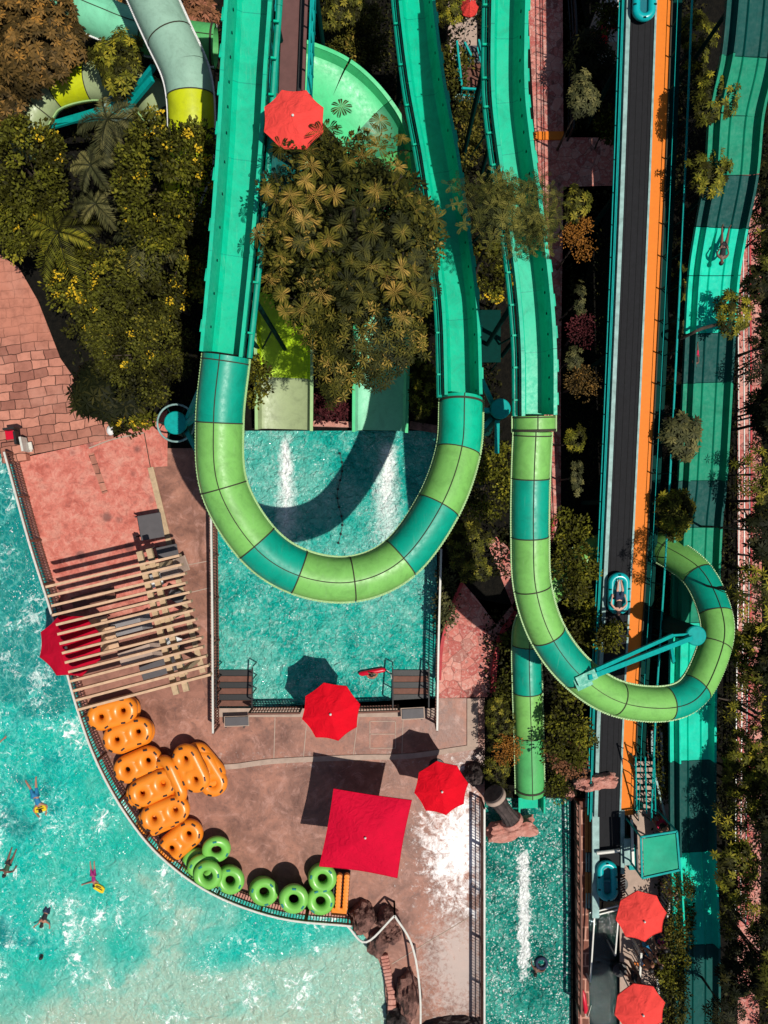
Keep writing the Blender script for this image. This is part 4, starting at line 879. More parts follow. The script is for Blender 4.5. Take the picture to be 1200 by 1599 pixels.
for px, py, sz, rz, lab, mir in ((236, 822, (.9, .95, .06), 10, 'square dark grey table at the top of the pergola', 0), (262, 862, (.8, .5, .06), 12, 'low grey table under the first pergola slats', 0)):
    t = thing('table', lab, 'table', P(px, py, 0)); n = MB(); n.box(P(px, py, .74), sz, R(rz)); n.build('tabletop', 'greyp', t, bevel=.02); c = P(px, py, 0)
    for u in (-1, 1):
        for v in (-1, 1): n = MB(); n.box((c.x + u * sz[0] * .42, c.y + v * sz[1] * .4, .36), (.05, .05, .72), R(rz)); n.build('leg', 'black', t)
def lounger(label, px, py, rz, mat='white'):
    t = thing('sun_lounger', label, 'sun lounger'); n = MB(); n.box((0, -.15, .3), (.6, 1.3, .05)); n.build('seat', mat, t, bevel=.02); n = MB(); n.box((0, .75, .47), (.6, .6, .05), 0, R(35)); n.build('backrest', mat, t, bevel=.02)
    for u in (-.25, .25):
        for v in (-.7, .45): n = MB(); n.box((u, v, .15), (.05, .05, .3)); n.build('leg', 'greyp', t)
    t.location = P(px, py, 0); t.rotation_euler = (0, 0, R(rz)); t['group'] = 'sun loungers under the pergola'; return t
lounger('grey sun lounger under the middle of the pergola', 205, 975, -75, 'palegrey'); lounger('pale sun lounger right of the dark red parasol', 222, 1020, -72, 'concrete'); lounger('brown sun lounger under the upper left pergola slats', 150, 935, -75, 'brownrail'); lounger('pale sun lounger under the right end of the pergola', 262, 890, -70, 'concrete'); lounger('grey sun lounger beside the lower pergola posts', 255, 1040, -70, 'greyp')
def chair(label, px, py, rz, mat, grp=None):
    t = thing('chair', label, 'chair'); n = MB(); n.box((0, 0, .45), (.46, .46, .05)); n.build('seat', mat, t, bevel=.02); n = MB(); n.box((0, .22, .7), (.46, .05, .5), 0, R(-10)); n.build('backrest', mat, t, bevel=.02)
    for u in (-.19, .19):
        for v in (-.19, .19): n = MB(); n.box((u, v, .22), (.04, .04, .44)); n.build('leg', 'black', t)
    t.location = P(px, py, 0); t.rotation_euler = (0, 0, R(rz)); t['group'] = grp or 'chairs under the pergola'; return t
for k, (px, py, rz, mat, lab) in enumerate(((166, 970, 100, 'wood', 'pale wooden chair at the upper right edge of the dark red parasol'), (178, 985, 95, 'wood', 'pale wooden chair just below the other wooden one by the parasol'), (182, 1002, 105, 'wood', 'pale wooden chair lowest of the three by the parasol'), (250, 905, 20, 'whitec', 'white chair under the upper right pergola slats'), (283, 930, 60, 'greyp', 'grey chair by the pergola kerb'), (278, 1000, 70, 'whitec', 'white chair by the lower pergola kerb'))): chair(lab, px, py, rz, mat)
# lifeguard chair at the left
lg = thing('lifeguard_chair', 'red seat and white frame of the lifeguard stand at the left edge', 'chair', P(28, 690, 0))
n = MB(); n.box(P(16, 678, .9), (.34, .4, .1), R(8)); n.build('seat_cushion', 'red_paint', lg, bevel=.03); n = MB(); n.box(P(18, 670, 1.1), (.42, .08, .5), R(8)); n.box(P(26, 684, .8), (.08, .5, .3), R(8)); n.build('backrest', 'black', lg)
n = MB(); n.box(P(38, 694, .6), (.08, .55, .5), R(12)); n.box(P(46, 697, .3), (.24, .3, .06), R(12)); n.box(P(46, 704, .15), (.24, .1, .06), R(12)); n.build('frame', 'white', lg)
pl = thing('platform_block', 'square mottled concrete block beside the lifeguard stand', 'block', P(25, 705, 0)); n = MB(); n.box(P(24, 706, .2), (.95, .78, .4), R(8)); n.build('block', 'brick', pl, bevel=.03)
# white bag by the shrubs
t = thing('bag', 'white bag beside the shrubs above the red paving', 'bag', P(173, 672, 0)); MB().ball(P(173, 672, .12), .16, 10, (1, 1.3, .8)).build('bag_body', 'whitec', t, True); MB().pipe(cr([P(170, 670, .2), P(173, 665, .36), P(177, 670, .2)], 4), .015, 6).build('strap', 'white', t)
# steps in the splash pool
for px, lab in ((366, 'dark steps in the bottom left corner of the splash pool'), (642, 'dark steps in the bottom right corner of the splash pool')):
    t = thing('pool_steps', lab, 'steps', P(px, 1090, 0), 'dark steps in the splash pool corners')
    for k in range(6): n = MB(); n.box(P(px, 1098 - k * 9.5, -.02 - k * .018), (1.45, .22, .05)); n.build('tread', 'black' if k % 2 else 'brownrail', t)
    for u in (-28, 28):
        n = MB(); n.beam(P(px + u, 1104, .9), P(px + u * 1.02, 1042, .6), .05, .05)
        for y in (1104, 1084, 1062, 1042): q = P(px + u, y, .85); n.pipe([(q.x, q.y, -.9), (q.x, q.y, .85 - (1104 - y) * .004)], .025, 6)
        n.build('handrail', 'black', t)
# lane buoys in the splash pool
t = thing('lane_rope', 'string of small dark floats running down the middle of the splash pool', 'rope', P(534, 780, 0))
n = MB()
for k in range(11): n.ball(P(531 + 4 * sin(k), 708 + k * 14, -.12), .05, 8)
n.build('floats', 'black', t, True); MB().pipe(cr([P(531 + 4 * sin(k), 708 + k * 14, -.14) for k in range(11)], 3), .012, 5).build('cord', 'greyp', t)
# lifeguard tube leaning on the wall, bottom right
t = thing('rescue_tube', 'red rescue tube lying on the stone wall at the bottom', 'rescue tube', P(913, 1562, 0)); MB().pipe([P(910, 1546, .42), P(911, 1552, .43), P(915, 1576, .43), P(914, 1582, .42)], .09, 10, [.5, 1, 1, .5]).build('tube_body', 'red_paint', t, True); MB().pipe(cr([P(914, 1582, .42), P(918, 1588, .4), P(924, 1570, .4)], 4), .012, 5).build('strap', 'white', t)
# boarding deck equipment
t = boxes('cabinet', 'narrow teal control cabinet beside the loading belt', 'cabinet', 982, 1330, .5, (.3, .95, 1.), 'tealpipe', 2, ('cabinet_body',)); n = MB(); n.box(P(982, 1330, 1.04), (.34, 1.0, .05), R(2)); n.build('lid', 'palemetal', t)
t = boxes('railing_panel', 'upright grey panel on the boarding deck left of the shade canopy', 'panel', 988, 1316, .55, (.06, 1.7, 1.1), 'greyp', 2, ('panel_board',)); n = MB(); n.box(P(988, 1316, 1.14), (.09, 1.75, .05), R(2)); n.build('cap', 'white', t)
# stairs at the top by the upper path
st2 = thing('staircase', 'small brown staircase with teal rails below the upper path', 'staircase', P(735, 110, 0))
for k in range(7): n = MB(); n.box(P(734 + k, 76 + k * 9, 1.5 - .12 * k), (.62 + .03 * k, .2, .06)); n.build('tread', 'greyp' if k < 3 else 'brownrail', st2)
n = MB(); n.box(P(738, 122, 1.), (.72, .7, .06)); n.build('landing', 'brownrail', st2)
for a, b_ in (((714, 64), (722, 138)), ((722, 138), (752, 140)), ((748, 62), (758, 104)), ((758, 104), (756, 138)), ((726, 66), (736, 86))):
    n = MB(); A_, B_ = P(*a, 2.1), P(*b_, 1.9); n.beam(A_, B_, .07, .07); n.beam(A_ - Vector((0, 0, .45)), B_ - Vector((0, 0, .45)), .05, .05)
    for k in range(4): q = A_.lerp(B_, k / 3); n.pipe([q, (q.x, q.y, q.z - 1.)], .025, 6)
    n.build('handrail', 'tealpipe', st2)
t = boxes('duct', 'grey flat duct crossing below the small brown staircase', 'duct', 730, 152, .5, (.95, .2, .2), 'palemetal', -6, ('duct_body',))
t = boxes('cabin', 'small white kiosk with red corner beside the conveyor at the top', 'kiosk', 955, 52, .8, (.75, 1.6, 1.6), 'white', 3, ('wall',)); n = MB(); n.box(P(945, 60, 1.0), (.12, .9, 1.0), R(3)); n.build('door', 'red_paint', t); n = MB(); n.box(P(954, 42, 1.66), (.7, .12, .1), R(3)); n.build('roof_trim', 'red_paint', t)
t = boxes('wall', 'leaning pale wall panel in the shade left of the white kiosk', 'wall', 930, 38, .5, (.3, 1.2, 1.), 'concrete', -20, ('wall_panel',))
t = boxes('awning', 'dark teal awning roof between the two middle slides', 'awning', 766, 525, 2.2, (.75, 1.9, .06), 'darkteal', 0, ('roof_sheet',))  # roof sheet toned down, with shade painted into its colour
for u in (-.32, .32):
    for v in (-.85, .85): n = MB(); c = P(766, 525, 2.2); n.pipe([(c.x + u, c.y + v, 0), (c.x + u, c.y + v, 2.2)], .03, 6); n.build('post', 'darkteal', t)

# ---------------------------------------------------------------- people
def Rm(rx=0, ry=0, rz=0): return Matrix.Rotation(R(rz), 3, 'Z') @ Matrix.Rotation(R(rx), 3, 'X') @ Matrix.Rotation(R(ry), 3, 'Y')
def person(label, px, py, z, rz, pitch=0, roll=0, arms=None, legs=None, skin='skin', top=None, bottom='navy', hair='hair', head=(0, .02, 0), s=.95, group=None, hairlen=0.):
    t = thing('person', label, 'person', group=group)
    J = {}; E = []; RAD = {}
    def j(n, p, r, par=None): J[n] = Vector(p); RAD[n] = r; (E.append((par, n)) if par else None)
    j('pelvis', (0, 0, 0), .135); j('waist', (0, .16, .0), .115, 'pelvis'); j('chest', (0, .34, .01), .14, 'waist'); j('upper', (0, .46, .0), .11, 'chest'); j('neck', (0, .54, 0), .052, 'upper')
    hv = Vector(head); j('jaw', (hv.x * .5, .60 + hv.y * .5, hv.z * .5 - .01), .065, 'neck'); j('skull', (hv.x, .68 + hv.y, hv.z + .015), .092, 'jaw'); j('crown', (hv.x, .74 + hv.y, hv.z + .015), .07, 'skull')
    j('nose', (hv.x, .655 + hv.y, hv.z - .105), .016, 'skull')
    arms = arms or [((-.42, .30, 0), (-.55, .08, 0)), ((.42, .30, 0), (.55, .08, 0))]; legs = legs or [((-.12, -.42, .0), (-.13, -.82, .0)), ((.12, -.42, 0), (.13, -.82, 0))]
    for k, (el, wr) in zip((-1, 1), arms):
        q = 'L' if k < 0 else 'R'; j(q + 'sh', (k * .165, .46, 0), .062, 'upper'); el = Vector(el); wr = Vector(wr); j(q + 'el', el, .042, q + 'sh'); j(q + 'wr', wr, .028, q + 'el')
        d = (wr - el).normalized(); sd = d.cross(Vector((0, 0, 1))); sd = sd.normalized() if sd.length > .1 else Vector((1, 0, 0)); nn = sd.cross(d)
        pm = wr + d * .055; j(q + 'pm', pm, .034, q + 'wr')
        for i, (o, l) in enumerate(((-.027, .065), (-.009, .08), (.009, .075), (.027, .058))):
            a = pm + d * .035 + sd * o; j(q + 'f%da' % i, a, .0115, q + 'pm'); j(q + 'f%db' % i, a + d * l * .55 + sd * o * .25, .0095, q + 'f%da' % i); j(q + 'f%dc' % i, a + d * l * .92 + sd * o * .3 + nn * .018, .008, q + 'f%db' % i)
        j(q + 'ta', wr + d * .025 + sd * k * .042, .0125, q + 'pm'); j(q + 'tb', wr + d * .06 + sd * k * .07 + nn * .01, .010, q + 'ta')
    for k, (kn, an) in zip((-1, 1), legs):
        q = 'l' if k < 0 else 'r'; j(q + 'hp', (k * .09, -.06, 0), .095, 'pelvis'); kn = Vector(kn); an = Vector(an); j(q + 'kn', kn, .058, q + 'hp'); j(q + 'cf', kn.lerp(an, .3), .055, q + 'kn'); j(q + 'an', an, .036, q + 'cf')
        d = (an - kn).normalized(); ft = Vector((0, 0, -1)) if abs(d.z) < .7 else Vector((0, 1 if d.z < 0 else -1, 0)); ft = (ft * .8 + d * .5).normalized()
        j(q + 'ft', an + ft * .10, .036, q + 'an'); j(q + 'to', an + ft * .17, .024, q + 'ft')
    def skinned(name, names, mat, grow=0., parent=t, sub=1):
        ns = [n_ for n_ in J if n_ in names]; ix = {n_: i for i, n_ in enumerate(ns)}; me = bpy.data.meshes.new(name)
        me.from_pydata([J[n_] for n_ in ns], [(ix[a], ix[b]) for a, b in E if a in ix and b in ix], []); o = bpy.data.objects.new(name, me); COL.objects.link(o)
        md = o.modifiers.new('s', 'SKIN'); md.use_smooth_shade = True; sv = me.skin_vertices[0].data
        for n_, i in ix.items(): rr = RAD[n_] + grow; sv[i].radius = (rr, rr * (.78 if n_ in ('pelvis', 'waist', 'chest', 'upper') else 1)); sv[i].use_root = (i == 0)
        sb = o.modifiers.new('b', 'SUBSURF'); sb.levels = sub; sb.render_levels = sub
        bpy.context.view_layer.update(); realize(o); o.data.materials.clear(); o.data.materials.append(M[mat]); o.parent = parent; return o
    body = skinned('body', set(J), skin, sub=1)
    if top: skinned('shirt', {'waist', 'chest', 'upper', 'Lsh', 'Rsh', 'Lel', 'Rel'} - (set() if top == 'navyl' else {'Lel', 'Rel'}) | {'pelvis'}, top, .014)
    if bottom: skinned('shorts', {'pelvis', 'lhp', 'rhp'} | ({'lkn', 'rkn'} if bottom != 'blackc' else set()), bottom, .018 if top is None else .02)
    n = MB(); n.ball((hv.x, .70 + hv.y, hv.z + .035), .104, 12, (1, 1.0, .92))
    if hairlen: n.ball((hv.x, .62 + hv.y, hv.z + .06), .08, 10, (1, 1.5, .6))
    n.build('hair', hair, t, True)
    for k in (-1, 1): n = MB(); n.ball((hv.x + k * .034, .672 + hv.y, hv.z - .077), .012, 8); n.build('eye', 'eye', t, True); n = MB(); n.ball((hv.x + k * .098, .655 + hv.y, hv.z), .024, 8, (.5, 1.2, .8)); n.build('ear', skin, t, True)
    n = MB(); n.ball((hv.x, .618 + hv.y, hv.z - .075), .022, 8, (1.2, .35, .4)); n.build('mouth', 'magenta', t, True)
    t.rotation_mode = 'QUATERNION'; m = Matrix.Rotation(R(rz), 3, 'Z') @ Matrix.Rotation(R(pitch), 3, 'X') @ Matrix.Rotation(R(roll), 3, 'Y'); t.rotation_quaternion = m.to_quaternion(); t.scale = (s, s, s)
    t.location = P(px, py, z); return t
def board(label, px, py, rz, mat='yellowfoam'):
    t = thing('kickboard', label, 'kickboard', P(px, py, 0)); n = MB(); c = P(px, py, -.07)
    n.prism([(c.x + .8 * x * cos(R(rz)) - .8 * y * sin(R(rz)), c.y + .8 * x * sin(R(rz)) + .8 * y * cos(R(rz))) for x, y in ((-.3, -.12), (-.2, -.17), (.2, -.17), (.3, -.12), (.26, .1), (.12, .15), (-.12, .15), (-.26, .1))], -.13, -.07); n.build('board', mat, t, bevel=.015)
    n = MB(); n.box(c + Vector((0, 0, .02)), (.3, .03, .012), R(rz)); n.box(c + Vector((0, .07, .02)), (.2, .03, .012), R(rz + 8)); n.build('stripe', 'black', t)
# swimmers in the wave pool (rz turns the head; 0 = head towards the top of the photo)
WZ = -.12
person('swimmer in dark blue shirt holding a yellow kickboard in the wave pool', 56, 1243, WZ, 200, arms=[((-.34, .62, -.02), (-.22, .86, .02)), ((.34, .62, -.02), (.22, .86, .02))], legs=[((-.16, -.4, -.02), (-.3, -.78, .02)), ((.12, -.42, -.02), (.2, -.8, .0))], top='blue', bottom='blue', s=0.84)
board('yellow kickboard held by the swimmer in the dark blue shirt', 63, 1263, 14)
person('child swimmer in magenta shirt with one arm stretched out beside a yellow float', 146, 1366, WZ, 185, arms=[((-.30, .55, 0), (-.12, .72, .03)), ((.42, .5, .03), (.68, .56, .03))], top='magenta', bottom='magenta', s=0.60)
board('yellow kickboard under the arm of the swimmer in magenta', 155, 1387, -30)
person('swimmer in dark green shirt at the left edge of the wave pool', 14, 1348, WZ, 160, arms=[((-.38, .34, 0), (-.44, .1, .02)), ((.36, .56, 0), (.4, .82, .02))], top='olive', bottom='blackc', s=0.72, skin='skin_dark')
person('dark haired bather in dark shirt reaching sideways in the wave pool', 73, 1424, WZ - .02, 165, pitch=18, arms=[((-.36, .5, .02), (-.42, .62, .02)), ((-.02 + .2, .6, 0), (.3, .76, .02))], top='blackc', bottom='navy', s=0.71, skin='skin', hairlen=1)
person('bather with only head and spread arms above the wave pool', 71, 1478, WZ - .42, 200, pitch=70, arms=[((-.42, .46, -.02), (-.66, .50, .02)), ((.42, .46, -.02), (.66, .50, .02))], top=None, bottom='navy', s=0.76, skin='skin_dark')
person('swimmer cut off by the left edge with one pale arm stretched out', -10, 1175, WZ, 10, arms=[((-.4, .3, 0), (-.5, .1, 0)), ((.40, .44, .02), (.66, .60, .03))], top='blackc', bottom='navy', s=0.80)
rt = thing('rescue_tube', 'long red rescue tube held by the lifeguard in the splash pool', 'rescue tube', P(582, 1049, 0)); MB().pipe([P(561, 1052, -.05), P(565, 1052, -.04), P(598, 1046, -.04), P(603, 1046, -.05)], .10, 12, [.5, 1, 1, .5]).build('tube_body', 'red_paint', rt, True); MB().pipe(cr([P(604, 1046, -.04), P(610, 1052, -.1), P(612, 1060, -.12)], 4), .012, 5).build('strap', 'white', rt)
person('lifeguard in grey shirt holding a long red rescue tube in the splash pool', 579, 1063, WZ - .35, -8, pitch=55, arms=[((-.26, .62, -.12), (-.10, .78, -.02)), ((.26, .62, -.12), (.10, .78, -.02))], top='grey', bottom='redc', s=.9)
person('bather floating in a dark blue ring in the narrow landing pool', 843, 1500, WZ - .15, 150, pitch=30, arms=[((-.36, .36, 0), (-.44, .16, .04)), ((.36, .36, 0), (.44, .16, .04))], top='blackc', bottom='navy', s=.75, skin='skin_dark')
t = thing('swim_ring', 'small dark blue swim ring around the bather in the landing pool', 'swim ring', P(846, 1504, 0)); MB().torus(P(846, 1504, -.1), .2, .06, 28, 10).build('ring', 'navy', t, True)
rider_up = person('rider in black reclining in the turquoise raft on the conveyor', 967, 935, 2.95, 180, roll=180, pitch=-6, arms=[((-.36, .22, -.02), (-.30, -.06, .02)), ((.36, .22, -.02), (.30, -.06, .02))], legs=[((-.12, -.42, -.12), (-.06, -.80, -.02)), ((.12, -.42, -.12), (.06, -.80, -.02))], top='blackc', bottom='navy', skin='skin_pale', s=.78)
person('slider lying back with bare legs up the wide body slide', 1130, 385, 4.85, 175, roll=180, pitch=-4, arms=[((-.26, .30, -.02), (-.16, .1, -.1)), ((.26, .30, -.02), (.16, .1, -.1))], legs=[((-.12, -.42, -.03), (-.16, -.82, 0)), ((.12, -.42, -.03), (.16, -.82, 0))], top='blackc', bottom='blackc', s=.74, skin='skin_dark')
person('slider in red shorts on the dark panel of the wide body slide', 1087, 556, 3.75, 178, roll=180, pitch=-3, arms=[((-.2, .3, -.02), (-.12, .1, -.1)), ((.2, .3, -.02), (.12, .1, -.1))], legs=[((-.08, -.42, -.03), (-.06, -.82, 0)), ((.1, -.42, -.03), (.06, -.82, 0))], top='blackc', bottom='redc', s=.52, skin='skin_dark')
# people standing on the boarding deck (seen from above)
ST = dict(pitch=90, arms=[((-.24, .22, -.03), (-.2, .02, -.16)), ((.24, .22, -.03), (.2, .02, -.16))])
def stand(label, px, py, rz, **k):
    kk = dict(ST); kk.update(k); s = kk.get('s', .95); person(label, px, py, .86 * s + .02, rz, s=s, group='people waiting on the boarding deck', **{a: b for a, b in kk.items() if a != 's'})
stand('person in maroon shirt just below the upper coral parasol', 1030, 1468, 20, top='magenta', bottom='navy', s=.9)
stand('person in dark shirt waiting between the two coral parasols', 1012, 1484, 120, top='blackc', bottom='blue')
stand('person in pink shirt in the queue between the coral parasols', 1024, 1494, -60, top='redc', bottom='blackc', s=.88, skin='skin_pale')
stand('bare chested person in the queue above the orange step', 1008, 1500, 200, top=None, bottom='navy', skin='skin')
stand('person in black leaning at the left rail above the lowest coral parasol', 992, 1522, 80, top='blackc', bottom='blackc', skin='skin_dark')
stand('person in dark green at the left rail nearest the lowest coral parasol', 990, 1538, 100, top='olive', bottom='blackc', skin='skin')
stand('person standing behind the teal shade canopy near the white railing', 1033, 1288, 30, top='blackc', bottom='redc', s=.95)
stand('person in white sitting area right of the teal canopy', 1046, 1388, 30, top='redc', bottom='whitec', s=.9, skin='skin_pale')
kerb('orange_step', [(990, 1504), (1018, 1504)], .12, .06, 'orange_floor')

# ---------------------------------------------------------------- vegetation
def leaves_mesh(name, C, D, Nn, Ln, Wd, T, mat, parent=None, origin=(0, 0, 0)):
    """one folded diamond leaf per row: C base, D direction, Nn normal-ish, lengths, widths"""
    C = np.asarray(C, float) - np.asarray(origin); D = D / np.maximum(1e-6, np.linalg.norm(D, axis=1, keepdims=True))
    Sd = np.cross(D, Nn); Sd /= np.maximum(1e-6, np.linalg.norm(Sd, axis=1, keepdims=True)); Nr = np.cross(Sd, D)
    Ln = np.asarray(Ln)[:, None]; Wd = np.asarray(Wd)[:, None]; m = C + D * Ln * .48
    V = np.stack([C, m + Sd * Wd * .5 + Nr * Wd * .15, C + D * Ln, m - Sd * Wd * .5 + Nr * Wd * .15], 1).reshape(-1, 3); n = len(C)
    me = bpy.data.meshes.new(name); me.vertices.add(4 * n); me.loops.add(4 * n); me.polygons.add(n)
    me.vertices.foreach_set('co', V.astype(np.float32).ravel()); me.loops.foreach_set('vertex_index', np.arange(4 * n, dtype=np.int32)); me.polygons.foreach_set('loop_start', np.arange(0, 4 * n, 4, dtype=np.int32)); me.polygons.foreach_set('loop_total', np.full(n, 4, dtype=np.int32))
    me.update(calc_edges=True); at = me.attributes.new('tint', 'FLOAT', 'FACE'); at.data.foreach_set('value', np.clip(np.asarray(T), 0, 1).astype(np.float32)); me.materials.append(M[mat]); o = bpy.data.objects.new(name, me); COL.objects.link(o); o.parent = parent; return o
def unit(a): return a / np.maximum(1e-6, np.linalg.norm(a, axis=1, keepdims=True))
def rv(n): return unit(RG.normal(size=(n, 3)))
def clumps(c, rx, ry, rz, n, lo=.15):
    """clump centres spread through the upper part of an uneven crown"""
    d = rv(n); d[:, 2] = np.abs(d[:, 2]) * 1.0 - .15; d = unit(d); ph = RG.uniform(0, 6.28, 3)
    az = np.arctan2(d[:, 1], d[:, 0]); f = 1 + .16 * np.sin(3 * az + ph[0]) + .10 * np.sin(5 * az + ph[1]) + .07 * np.sin(8 * az + ph[2]); f *= RG.uniform(.55, 1.04, n) ** .5
    return np.array(c) + d * np.stack([rx * f, ry * f, rz * f], 1), d
def fine_leaves(cc, dd, per, cr_, ll, ww):
    n = len(cc) * per; b = np.repeat(cc, per, 0); bd = np.repeat(dd, per, 0); o = rv(n) * (RG.uniform(.3, 1, n) ** .6)[:, None] * np.repeat(np.asarray(cr_) * np.ones(len(cc)), per)[:, None]; o[:, 2] *= .6
    D = unit(o * 1.2 + bd * .25 + rv(n) * .45); N = unit(bd * .3 + np.array([0, 0, 1.]) + rv(n) * .55)
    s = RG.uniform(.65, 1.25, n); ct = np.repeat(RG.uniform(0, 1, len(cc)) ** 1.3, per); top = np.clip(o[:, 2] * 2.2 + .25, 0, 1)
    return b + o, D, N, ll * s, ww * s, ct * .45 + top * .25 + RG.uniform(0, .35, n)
def whorls(cc, dd, k, ll, ww, droop=.25):
    """umbrella-like whorls of k leaves"""
    n = len(cc); up = unit(dd * .6 + np.array([0, 0, 1.]) + rv(n) * .35); a = np.cross(up, np.array([1, .01, 0.])); a = unit(a); b = np.cross(up, a); out = []
    ph = RG.uniform(0, 6.28, n); ct = RG.uniform(0, .75, n)
    for j in range(k):
        t = ph + 2 * pi * j / k + RG.uniform(-.15, .15, n); D = unit(a * np.cos(t)[:, None] + b * np.sin(t)[:, None] - up * droop * RG.uniform(.2, 1.6, n)[:, None]); s = RG.uniform(.75, 1.15, n)
        out.append((cc + D * .01, D, up, ll * s, ww * s, ct + RG.uniform(0, .28, n)))
    return [np.concatenate([o[i] for o in out]) for i in range(6)]
def pinnate(cc, dd, k, ll, pairs, lw, wfac=.28, droop=.35, lift=.15):
    """rosettes of k feathered leaves built out of leaflets"""
    n = len(cc); up = unit(dd * .4 + np.array([0, 0, 1.]) + rv(n) * .2); a = unit(np.cross(up, np.array([1, .01, 0.]))); b = np.cross(up, a); ph = RG.uniform(0, 6.28, n); out = []; rt = RG.uniform(.12, .9, n); sz = RG.uniform(.6, 1.2, n)
    for j in range(k):
        lt = rt + RG.uniform(-.1, .3, n)
        t = ph + 2 * pi * j / k + RG.uniform(-.2, .2, n); D0 = unit(a * np.cos(t)[:, None] + b * np.sin(t)[:, None] + up * lift); s = sz * RG.uniform(.8, 1.12, n) * ll; sd = unit(np.cross(D0, up))
        for i in range(pairs):
            f = (i + .6) / pairs; base = cc + D0 * (s * f)[:, None] - up * (droop * s * f * f)[:, None]; w_ = lw * (.35 + .75 * sin(pi * min(.97, f) ** 1.9) ** .7)
            for sg in (-1, 1):
                D = unit(sd * sg + D0 * .75 - up * .12); out.append((base, D, up, np.full(n, w_), np.full(n, w_ * wfac + ll * .012), lt + (.22 - .5 * f) + RG.uniform(-.05, .05, n)))
    return [np.concatenate([o[i] for o in out]) for i in range(6)]
def trunk(t, base, top, r, lims=()):
    n = MB(); pts = cr([base, base.lerp(top, .5) + Vector((rnd.uniform(-.1, .1), rnd.uniform(-.1, .1), 0)), top], 4); n.pipe(pts, r, 9, [1.15 - .6 * i / (len(pts) - 1) for i in range(len(pts))])
    for l in lims:
        a = base.lerp(top, rnd.uniform(.5, .9)); m = a.lerp(l, .5) + Vector((0, 0, .15)); p = cr([a, m, l], 3); n.pipe(p, r * .42, 6, [1 - .7 * i / (len(p) - 1) for i in range(len(p))])
    n.build('trunk', 'bark', t, True)
TG = 'trees and shrubs of the park garden'
def tree(label, px, py, r, z, kind='fine', mat='lf_olive', ry=None, name='tree', dens=1., flowers=0, cat='tree', rzf=.55, leaf=None, mat2=None):
    """r and ry in photo pixels; z is the height of the crown's middle"""
    k = (H - z) / H / 40; c = P(px, py, z); rx = r * k; ry_ = (ry or r) * k; rz_ = min(rx, ry_) * rzf; base = Vector((c.x, c.y, 0)); t = thing(name, label, cat, base, TG); org = tuple(base)
    area = pi * rx * ry_
    if kind == 'fine':
        n = int(max(10, area * 9 * dens)); cc, dd = clumps(c, rx, ry_, rz_, n); L_ = leaf or .13; A = fine_leaves(cc, dd, 70, RG.uniform(.22, .42, len(cc)), L_, L_ * .55)
        nn = int(n * .5); c2 = np.array(c) + rv(nn) * np.array([rx * .85, ry_ * .85, rz_ * .6]); A2 = list(fine_leaves(c2, rv(nn), 50, .35, L_, L_ * .55)); A2[5] = A2[5] * .3; A = [np.concatenate([a, b]) for a, b in zip(A, A2)]  # inner leaves tinted darker, crown shade put into the colour
    elif kind == 'whorl':
        n = int(max(14, area * 46 * dens)); cc, dd = clumps(c, rx, ry_, rz_, n); c2, d2 = clumps(c - Vector((0, 0, rz_ * .35)), rx * .92, ry_ * .92, rz_ * .8, n); cc = np.concatenate([cc, c2]); dd = np.concatenate([dd, d2]); L_ = leaf or .17; A = whorls(cc, dd, 8, L_, L_ * .36); A[5][:] *= np.tile(np.where(np.arange(len(cc)) < n, 1., .3), 8)  # lower whorls carry painted crown shade in their tint
    elif kind == 'rosette':
        n = int(max(5, area * 2.6 * dens)); cc, dd = clumps(c, rx, ry_, rz_, n * 3)
        keep = []; 
        for i in range(len(cc)):
            if all(np.linalg.norm(cc[i][:2] - cc[j][:2]) > (leaf or .52) * 1.12 for j in keep): keep.append(i)
        cc, dd = cc[keep], dd[keep]; L_ = leaf or .50; cc[:, 2] += RG.uniform(-.7, .4, len(cc)); A = pinnate(cc, dd, 9, L_, 11, L_ * .19, .34, .3, .1); Tf = fine_leaves(*clumps(c - Vector((0, 0, .5)), rx, ry_, rz_, int(area * 5)), 36, .3, .13, .07); A = [np.concatenate([a, b]) for a, b in zip(A, Tf)]; c2, d2 = clumps(c - Vector((0, 0, 1.5)), rx * .95, ry_ * .95, rz_ * .8, int(n * .8)); A2 = pinnate(c2, d2, 8, L_ * .85, 9, L_ * .2, .34); A2[5] = A2[5] * .2; A = [np.concatenate([a, b]) for a, b in zip(A, A2)]  # bottom rosettes tinted dark to paint in the shade under the crown
    elif kind == 'star':
        n = int(max(10, area * 26 * dens)); cc, dd = clumps(c, rx, ry_, rz_, n); c2, d2 = clumps(c - Vector((0, 0, .25)), rx * .95, ry_ * .95, rz_ * .8, n); cc = np.concatenate([cc, c2]); dd = np.concatenate([dd, d2]); L_ = leaf or .22; A = whorls(cc, dd, 7, L_, L_ * .24, .1); A[5][:] *= np.tile(np.where(np.arange(len(cc)) < n, 1., .3), 7)  # second layer darkened by tint, as painted shade below the top leaves
    elif kind == 'arms':
        A = None; N_ = int(20 * dens)
        for i in range(N_):
            a = 2 * pi * i / N_ + RG.uniform(-.2, .2); Lr = RG.uniform(.45, 1.05); st_ = np.array(c) + np.array([0, 0, RG.uniform(-.2, .6) * rz_]); dv = np.array([cos(a) * rx, sin(a) * ry_, -.25 * rz_]) * Lr; m = 9
            pts = np.array([st_ + dv * ((q + 1.2) / m) for q in range(m)]); cc = pts + rv(m) * .04; dd = np.tile(np.array([[0, 0, 1.]]), (m, 1)); B = pinnate(cc, dd, 4, .26, 7, .06, .3, .2); A = B if A is None else [np.concatenate([x, y]) for x, y in zip(A, B)]
        cc, dd = clumps(c, rx * .5, ry_ * .5, rz_ * .7, int(area * 3)); B = pinnate(cc, dd, 6, .26, 6, .08, .3, .2); A = [np.concatenate([x, y]) for x, y in zip(A, B)]
